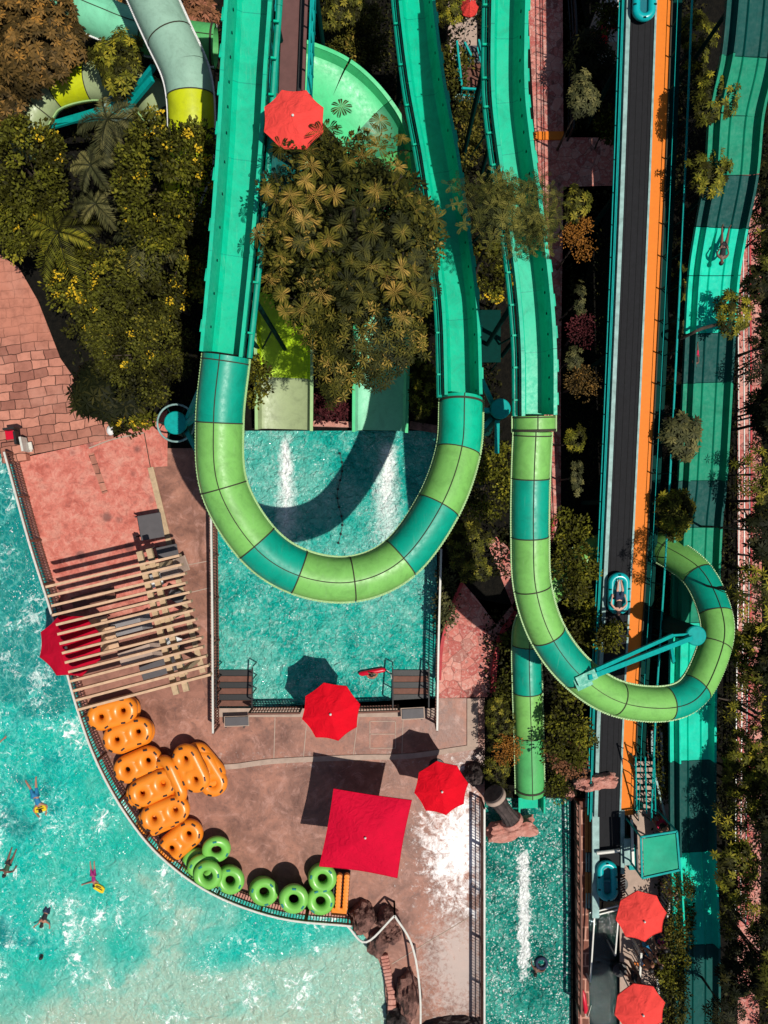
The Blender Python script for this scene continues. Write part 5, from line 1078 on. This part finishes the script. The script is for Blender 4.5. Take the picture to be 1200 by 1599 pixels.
    leaves_mesh('crown', *A, mat, t, org)
    if flowers:
        n = flowers; cc, dd = clumps(c, rx * .95, ry_ * .95, rz_ * 1.05, n); B = fine_leaves(cc, dd, 16, .13, .085, .07); leaves_mesh('blossom', *B, 'flower', t, org)
    lim = []
    for i in range(5 if r > 30 else 3): a = rnd.uniform(0, 6.28); lim.append(c + Vector((cos(a) * rx * .7, sin(a) * ry_ * .7, rz_ * .1)))
    trunk(t, base, c - Vector((0, 0, .1)), .03 + .03 * min(rx, 3), lim)
    return t
def palm(label, px, py, z, r, nf=12, mat='lf_grey', name='palm_tree', arch=.45):
    c = P(px, py, z); base = Vector((c.x, c.y, 0)); t = thing(name, label, 'palm', base, 'palms among the trees'); k = (H - z) / H / 40; Lf = r * k
    st_ = MB(); 
    for j in range(nf):
        a = 2 * pi * j / nf + rnd.uniform(-.4, .4); l = Lf * rnd.uniform(.6, 1.2); el = rnd.uniform(.2, .6); dv = Vector((cos(a), sin(a), 0)); sp = []
        for i in range(15): f = i / 14; sp.append(c + dv * l * f * (1 - .1 * f) + Vector((0, 0, l * (el * f - arch * 1.6 * f * f))))
        B = []
        for i in range(1, 25):
            f = i / 25; q = f * 14; i0 = min(13, int(q)); p = sp[i0].lerp(sp[i0 + 1], q - i0); T = (sp[i0 + 1] - sp[i0]).normalized(); sd_ = T.cross(Vector((0, 0, 1))).normalized(); ln = l * .34 * sin(pi * (.1 + .82 * f)) ** .7
            for sg in (-1, 1): B.append((tuple(p), tuple((sd_ * sg + T * .7 - Vector((0, 0, rnd.uniform(.1, .6)))).normalized()), (0, 0, 1), ln * rnd.uniform(.8, 1.15), .03))
        C = np.array([b[0] for b in B]); D = np.array([b[1] for b in B]); Nn = np.array([b[2] for b in B], float); fr = leaves_mesh('frond', C, D, Nn, np.array([b[3] for b in B]), np.array([b[4] for b in B]), rnd.uniform(.2, .8) + RG.uniform(-.2, .25, len(B)), mat, t, tuple(base))
        n = MB(); n.pipe(sp, .022, 5, [1 - .8 * i / 14 for i in range(15)]); fr['_o'] = tuple(base); n.build('midrib', mat, fr)
    trunk(t, base, c, .09); return t

# --- top left group
tree('large bronze leaved tree filling the top left corner', 42, 54, 92, 5.2, 'whorl', 'lf_bronze', 76, dens=1.5, leaf=.21)
tree('bronze tree at the left edge below the corner tree', 2, 150, 34, 4.6, 'whorl', 'lf_bronze', 50, leaf=.22)
tree('compact whorl leaved tree between the mint and yellow tube slides', 186, 96, 36, 5.6, 'whorl', 'lf_olive', 50, leaf=.2, dens=.9)
tree('pinkish bronze shrub between the pale tube slide and the first teal channel', 312, 22, 26, 3.5, 'whorl', 'lf_pink', 30, 'shrub', leaf=.24, cat='shrub')
tree('small bronze shrub behind the mint tube slide at the top', 160, 2, 28, 3.6, 'whorl', 'lf_bronze', 12, 'shrub', cat='shrub')
tree('gold green tree at the left edge beside the palms', 38, 262, 66, 4.6, 'fine', 'lf_olive', 72, flowers=8, leaf=.14)
tree('olive tree at the left edge above the brick paving', 20, 350, 50, 4.2, 'fine', 'lf_olive', 48, flowers=4)
tree('big olive tree with yellow blossom left of the first teal slide', 268, 285, 88, 5.6, 'fine', 'lf_olive', 92, flowers=27, dens=1.1)
tree('olive tree hanging over the lower end of the yellow tube', 292, 240, 50, 7.4, 'fine', 'lf_olive', 44, flowers=9)
tree('bushy tree with yellow blossom at its right edge above the red paving', 245, 440, 70, 4.2, 'fine', 'lf_dark', 72, flowers=18)
tree('gold flowering tree at the edge of the brick paving', 118, 432, 46, 3.6, 'fine', 'lf_olive', 50, flowers=24)
tree('dense dark green tree above the ringed teal post', 222, 548, 76, 3.8, 'fine', 'lf_dark', 74, flowers=4, leaf=.11, dens=1.1)
tree('dark green tree at the left of the dense one, over the pavers', 165, 500, 48, 3.4, 'fine', 'lf_dark', 58, flowers=9)
tree('spiky dark shrub reaching over the brick paving', 165, 610, 50, 2.0, 'star', 'lf_vdark', 44, 'shrub', leaf=.42, cat='shrub')
tree('small yellow green shrub at the upper edge of the red paving', 202, 652, 30, .6, 'fine', 'lf_olive', 24, 'shrub', flowers=8, cat='shrub')
tree('dark narrow tree beside the first teal slide', 306, 380, 26, 3.0, 'fine', 'lf_dark', 70, dens=.9)
palm('tall palm with long fronds above the left end of the yellow tube slide', 168, 186, 5.8, 62, 11); palm('palm with drooping fronds left of the big flowering tree', 142, 258, 4.6, 46, 9)
palm('palm with broad fronds above the brick paving', 92, 362, 5.0, 70, 10, 'lf_olive'); palm('grey green palm below the big flowering tree', 222, 376, 5.0, 60, 10); palm('small palm in the dark gap between the palms', 150, 318, 3.6, 40, 9)
# --- trees between the arms of the horseshoe
tree('large rosette leaved tree in the middle between the horseshoe slide arms', 552, 322, 126, 10.2, 'rosette', 'lf_gold', 128, dens=4.5, leaf=.38)
tree('rosette leaved tree at the left of the middle group', 462, 412, 50, 9.2, 'rosette', 'lf_gold', 80, dens=4, leaf=.38)
tree('dense star leaved tree above the two slide exits', 566, 500, 96, 7.6, 'star', 'lf_gold', 104, dens=2.2, leaf=.19)
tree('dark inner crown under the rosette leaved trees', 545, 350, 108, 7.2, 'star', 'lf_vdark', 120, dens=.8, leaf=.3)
tree('tall rosette leaved tree shading the first teal channel', 452, 292, 40, 11.2, 'rosette', 'lf_gold', 76, dens=4, leaf=.34)
tree('rosette leaved tree at the right of the middle group', 630, 390, 50, 9.0, 'rosette', 'lf_gold', 96, dens=4, leaf=.38)
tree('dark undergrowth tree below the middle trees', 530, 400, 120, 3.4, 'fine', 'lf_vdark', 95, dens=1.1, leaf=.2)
tree('small gold green shrub between the two slide exits', 522, 596, 24, 1.6, 'star', 'lf_gold', 34, 'shrub', cat='shrub')
tree('maroon ground shrub between the two slide exits', 516, 640, 26, .25, 'fine', 'lf_red', 20, 'shrub', cat='shrub', rzf=.3)
tree('olive shrub at the right of the first slide below the big tree', 402, 600, 13, 2.6, 'fine', 'lf_olive', 44, 'shrub', cat='shrub')
tree('gold green hedge tree at the top between walkway and second arm', 556, 64, 46, 1.8, 'fine', 'lf_gold', 56, name='hedge', cat='hedge', rzf=.5, leaf=.12, dens=1.1)
tree('dark grey green tree at the top edge beside the elevated walkway', 530, 6, 34, 3.2, 'whorl', 'lf_dark', 38)
# --- middle right
tree('feathery conifer between the two middle slides', 785, 318, 86, 9.4, 'arms', 'lf_green', 80, 'conifer', dens=1.1)
tree('feathery conifer overhanging the garden path', 838, 352, 42, 8.8, 'arms', 'lf_green', 66, 'conifer', dens=.7)
tree('gold green shrub with yellow tips beside the second teal channel', 770, 430, 30, 3., 'fine', 'lf_olive', 44, 'shrub', flowers=9, cat='shrub')
tree('narrow hedge at the top between the two middle slides', 712, 110, 20, 1.6, 'fine', 'lf_gold', 40, 'hedge', cat='hedge'); tree('hedge below the grey duct', 722, 205, 26, 1.6, 'fine', 'lf_gold', 56, 'hedge', cat='hedge', leaf=.12)
tree('dark shrub at the top edge left of the upper path', 706, 10, 26, 2.2, 'whorl', 'lf_olive', 26, 'shrub', cat='shrub')
tree('narrow shrub right of the horseshoe slide channel', 664, 500, 18, 2.6, 'fine', 'lf_dark', 60, 'shrub', cat='shrub'); tree('olive shrub left of the upper right tube section', 664, 610, 24, 1.6, 'whorl', 'lf_olive', 44, 'shrub', cat='shrub')
tree('bushy gold green tree right of the horseshoe bend', 764, 752, 42, 3.4, 'fine', 'lf_olive', 56, leaf=.12); tree('dark bushy tree below the horseshoe bend on the right', 728, 850, 34, 1.8, 'whorl', 'lf_dark', 38); tree('loose dark shrub above the flagstone path', 740, 888, 26, 1.0, 'whorl', 'lf_dark', 22, 'shrub', cat='shrub')
tree('speckled pale shrub beside the splash pool fence', 698, 938, 12, .8, 'fine', 'lf_grey', 34, 'shrub', cat='shrub')
# --- column of small plants beside the conveyor
tree('bright leaved shrub in the bed left of the conveyor at the top', 911, 150, 22, 3.9, 'whorl', 'lf_grey', 34, 'shrub', cat='shrub'); tree('small gold shrub against the teal pipes', 948, 200, 9, 1.6, 'fine', 'lf_olive', 22, 'shrub', cat='shrub'); tree('tuft above the white kiosk', 952, 28, 12, 2.4, 'fine', 'lf_olive', 16, 'shrub', cat='shrub')
tree('dark spiky shrub below the white kiosk', 925, 85, 36, 1.8, 'star', 'lf_vdark', 36, 'shrub', cat='shrub', leaf=.3); tree('dark leafy shrub below the pink step', 902, 318, 20, 3.6, 'whorl', 'lf_dark', 26, 'shrub', cat='shrub')
tree('rust orange round shrub, larger one beside the conveyor', 905, 372, 18, 3.4, 'fine', 'lf_rust', 24, 'shrub', cat='shrub', leaf=.08); tree('dim rust red shrub below the larger rust orange one', 909, 516, 14, 2.5, 'fine', 'lf_red', 18, 'shrub', cat='shrub', leaf=.08); tree('dull bronze round shrub below the pale tuft', 912, 592, 17, 3.0, 'fine', 'lf_bronze', 20, 'shrub', cat='shrub', leaf=.08)
tree('slim pale tuft between the round shrubs', 907, 465, 8, 3.2, 'whorl', 'lf_grey', 26, 'shrub', cat='shrub', leaf=.12); tree('pale green tuft above the bronze shrub', 898, 560, 12, 3.2, 'whorl', 'lf_grey', 20, 'shrub', cat='shrub', leaf=.12); tree('round gold green tuft beside the lime tube section', 899, 684, 16, 3.1, 'whorl', 'lf_olive', 19, 'shrub', cat='shrub', leaf=.14); tree('slim dark tuft beside the teal tube section', 902, 745, 9, 2.8, 'whorl', 'lf_grey', 30, 'shrub', cat='shrub', leaf=.12)
tree('olive tree between the spiral slide and the conveyor', 892, 872, 32, 2.6, 'fine', 'lf_olive', 66, leaf=.13); tree('lower olive tree between the spiral slide and the conveyor', 908, 962, 22, 2.2, 'fine', 'lf_olive', 48, leaf=.14); tree('small shrub growing against the conveyor rail', 956, 996, 13, 3.0, 'fine', 'lf_olive', 20, 'shrub', cat='shrub')
tree('tall leafy tree below the spiral slide', 888, 1130, 32, 2.2, 'fine', 'lf_olive', 66, leaf=.13); tree('bronze tipped shrub right of the tube exit', 893, 1184, 24, 1.6, 'fine', 'lf_pink', 26, 'shrub', cat='shrub', leaf=.11); tree('gold green shrub at the tube exit', 872, 1224, 16, .8, 'fine', 'lf_olive', 22, 'shrub', cat='shrub', leaf=.08)
tree('dark green shrub left of the tube exit', 780, 1132, 22, 1.2, 'whorl', 'lf_dark', 44, 'shrub', cat='shrub', leaf=.13); tree('rust orange shrub beside the tube exit', 792, 1172, 17, 1.4, 'fine', 'lf_rust', 15, 'shrub', cat='shrub', leaf=.07); tree('green shrub below the rust orange one', 776, 1204, 22, .9, 'whorl', 'lf_dark', 24, 'shrub', cat='shrub', leaf=.13); tree('dark shrub right of the flagstone path', 797, 1045, 13, 1.0, 'fine', 'lf_dark', 56, 'shrub', cat='shrub')
# --- right of the conveyor
for a in (('olive tree at the top between the conveyor and the wide body slide', 1090, 62, 26, 3.4, 50), ('olive tree overhanging the wide body slide near the top', 1118, 152, 34, 5.8, 44), ('round olive tree beside the wide body slide', 1110, 268, 31, 5.4, 34), ):
    tree(a[0], a[1], a[2], a[3], a[4], 'whorl', 'lf_olive', a[5], leaf=.16, dens=.9)
tree('branching tree reaching over the body slide from the right', 1146, 488, 30, 5.0, 'whorl', 'lf_olive', 34, leaf=.15)
tree('pale leaved tree over the left edge of the wide body slide', 1066, 682, 27, 3.8, 'whorl', 'lf_grey', 34, leaf=.24); tree('small tree above the start of the spiral under the conveyor rail', 1056, 800, 28, 3.4, 'whorl', 'lf_olive', 40, leaf=.2); tree('small shrub inside the spiral slide loop', 1038, 935, 16, .8, 'fine', 'lf_dark', 20, 'shrub', cat='shrub')
tree('small pale shrub left of the dark body slide panel', 1052, 520, 14, 1.6, 'whorl', 'lf_grey', 26, 'shrub', cat='shrub'); tree('sparse shrub along the conveyor rail', 1062, 440, 14, 1.8, 'whorl', 'lf_dark', 26, 'shrub', cat='shrub'); tree('shrub at the left edge of the body slide in the middle', 1046, 615, 9, 1.8, 'whorl', 'lf_olive', 20, 'shrub', cat='shrub')
tree('clipped hedge between staircase and wide body slide', 1036, 1180, 14, 1.0, 'fine', 'lf_gold', 80, 'hedge', cat='hedge', rzf=.8, leaf=.09, dens=1.4)
tree('round shrub at the lower corner of the shade canopy', 1064, 1386, 15, 1.3, 'fine', 'lf_gold', 24, 'shrub', cat='shrub', leaf=.09); tree('bushy shrub beside the upper coral parasol', 1060, 1440, 20, 1.2, 'fine', 'lf_gold', 34, 'shrub', cat='shrub', leaf=.11, dens=1.3); tree('bushy shrub below the upper coral parasol', 1054, 1506, 20, 1.2, 'fine', 'lf_olive', 42, 'shrub', cat='shrub', leaf=.11, dens=1.3); tree('bushy shrub at the bottom beside the body slide', 1052, 1572, 20, 1.2, 'fine', 'lf_gold', 42, 'shrub', cat='shrub', leaf=.11, dens=1.3)
# --- far right wood edge, one crown after the other
fr = [(1194, 360, 22, 50), (1190, 440, 24, 36), (1186, 560, 26, 40), (1196, 640, 26, 40), (1180, 740, 30, 44), (1192, 830, 28, 44), (1178, 930, 34, 52), (1176, 1020, 32, 50), (1168, 1110, 32, 50), (1162, 1200, 32, 50), (1150, 1280, 30, 48), (1152, 1360, 32, 44), (1160, 1440, 36, 44), (1158, 1520, 36, 46), (1140, 1590, 34, 30), (1192, 1240, 22, 60), (1196, 1500, 24, 70)]
ord_ = ['topmost', 'second', 'third', 'fourth', 'fifth', 'sixth', 'seventh', 'eighth', 'ninth', 'tenth', 'eleventh', 'twelfth', 'thirteenth', 'fourteenth', 'bottommost', 'inner upper', 'inner lower']
for i, (x, y, a, b_) in enumerate(fr):
    dk_ = i in (1, 2, 3, 5, 13, 14, 16)
    tree('%s %s tree of the dark row along the far right path' % (ord_[i], 'dark' if dk_ else 'olive green'), x, y, a, {5: 7.0, 6: 7.4, 15: 3.}.get(i, 3.6 + .5 * (i % 3) if i < 7 else 2.5 + .3 * (i % 3)), 'star' if i % 2 == 0 else 'whorl', 'lf_vdark' if dk_ else 'lf_olive', b_, leaf=.2, dens=.75)
for i, (x, y) in enumerate(((1225, 60), (1232, 170), (1222, 290), (1235, 400), (1228, 520), (1236, 650), (1226, 780), (1234, 900), (1226, 1020), (1232, 1150), (1224, 1290), (1230, 1420), (1226, 1540))):
    tree('%s dark tree of the outer row at the very edge of the photo' % ord_[min(i, 12)], x, y, 40, 4.4, 'whorl', 'lf_vdark' if i % 3 else 'lf_dark', 56, leaf=.2, dens=.6)
# bare limbs reaching across the far right path
for x0, y0, x1, y1, lab in ((1205, 545, 1148, 560, 'bare dark branch crossing the far right path in its upper half'), (1205, 630, 1146, 644, 'bare dark branch crossing the far right path below the upper one'), (1185, 1115, 1122, 1090, 'bare dark branch crossing the far right path near the spiral slide'), (1190, 818, 1146, 814, 'bare dark branch above the spiral slide at the far right'), (1200, 350, 1160, 364, 'short bare branch at the far right edge near the top slider')):
    n = MB(); a, b_ = P(x0, y0, 2.6), P(x1, y1, 3.0); p = cr([a, a.lerp(b_, .5) + Vector((0, .12, .1)), b_], 5); n.pipe(p, .06, 7, [1 - .6 * i / (len(p) - 1) for i in range(len(p))]); n.pipe([p[5], p[5] + Vector((-.25, .35, .1))], .025, 5); o = n.build('branch', 'bark', None, True); tag(o, lab, 'branch')
n = MB(); p = cr([P(1128, 505, 4.8), P(1100, 512, 4.6), P(1082, 520, 4.5), P(1056, 535, 3.2), P(1046, 560, .2)], 5); n.pipe(p, .055, 7); o = n.build('branch', 'bark', None, True); tag(o, 'long bare limb reaching across the wide body slide', 'branch')
# low planting that nobody could count
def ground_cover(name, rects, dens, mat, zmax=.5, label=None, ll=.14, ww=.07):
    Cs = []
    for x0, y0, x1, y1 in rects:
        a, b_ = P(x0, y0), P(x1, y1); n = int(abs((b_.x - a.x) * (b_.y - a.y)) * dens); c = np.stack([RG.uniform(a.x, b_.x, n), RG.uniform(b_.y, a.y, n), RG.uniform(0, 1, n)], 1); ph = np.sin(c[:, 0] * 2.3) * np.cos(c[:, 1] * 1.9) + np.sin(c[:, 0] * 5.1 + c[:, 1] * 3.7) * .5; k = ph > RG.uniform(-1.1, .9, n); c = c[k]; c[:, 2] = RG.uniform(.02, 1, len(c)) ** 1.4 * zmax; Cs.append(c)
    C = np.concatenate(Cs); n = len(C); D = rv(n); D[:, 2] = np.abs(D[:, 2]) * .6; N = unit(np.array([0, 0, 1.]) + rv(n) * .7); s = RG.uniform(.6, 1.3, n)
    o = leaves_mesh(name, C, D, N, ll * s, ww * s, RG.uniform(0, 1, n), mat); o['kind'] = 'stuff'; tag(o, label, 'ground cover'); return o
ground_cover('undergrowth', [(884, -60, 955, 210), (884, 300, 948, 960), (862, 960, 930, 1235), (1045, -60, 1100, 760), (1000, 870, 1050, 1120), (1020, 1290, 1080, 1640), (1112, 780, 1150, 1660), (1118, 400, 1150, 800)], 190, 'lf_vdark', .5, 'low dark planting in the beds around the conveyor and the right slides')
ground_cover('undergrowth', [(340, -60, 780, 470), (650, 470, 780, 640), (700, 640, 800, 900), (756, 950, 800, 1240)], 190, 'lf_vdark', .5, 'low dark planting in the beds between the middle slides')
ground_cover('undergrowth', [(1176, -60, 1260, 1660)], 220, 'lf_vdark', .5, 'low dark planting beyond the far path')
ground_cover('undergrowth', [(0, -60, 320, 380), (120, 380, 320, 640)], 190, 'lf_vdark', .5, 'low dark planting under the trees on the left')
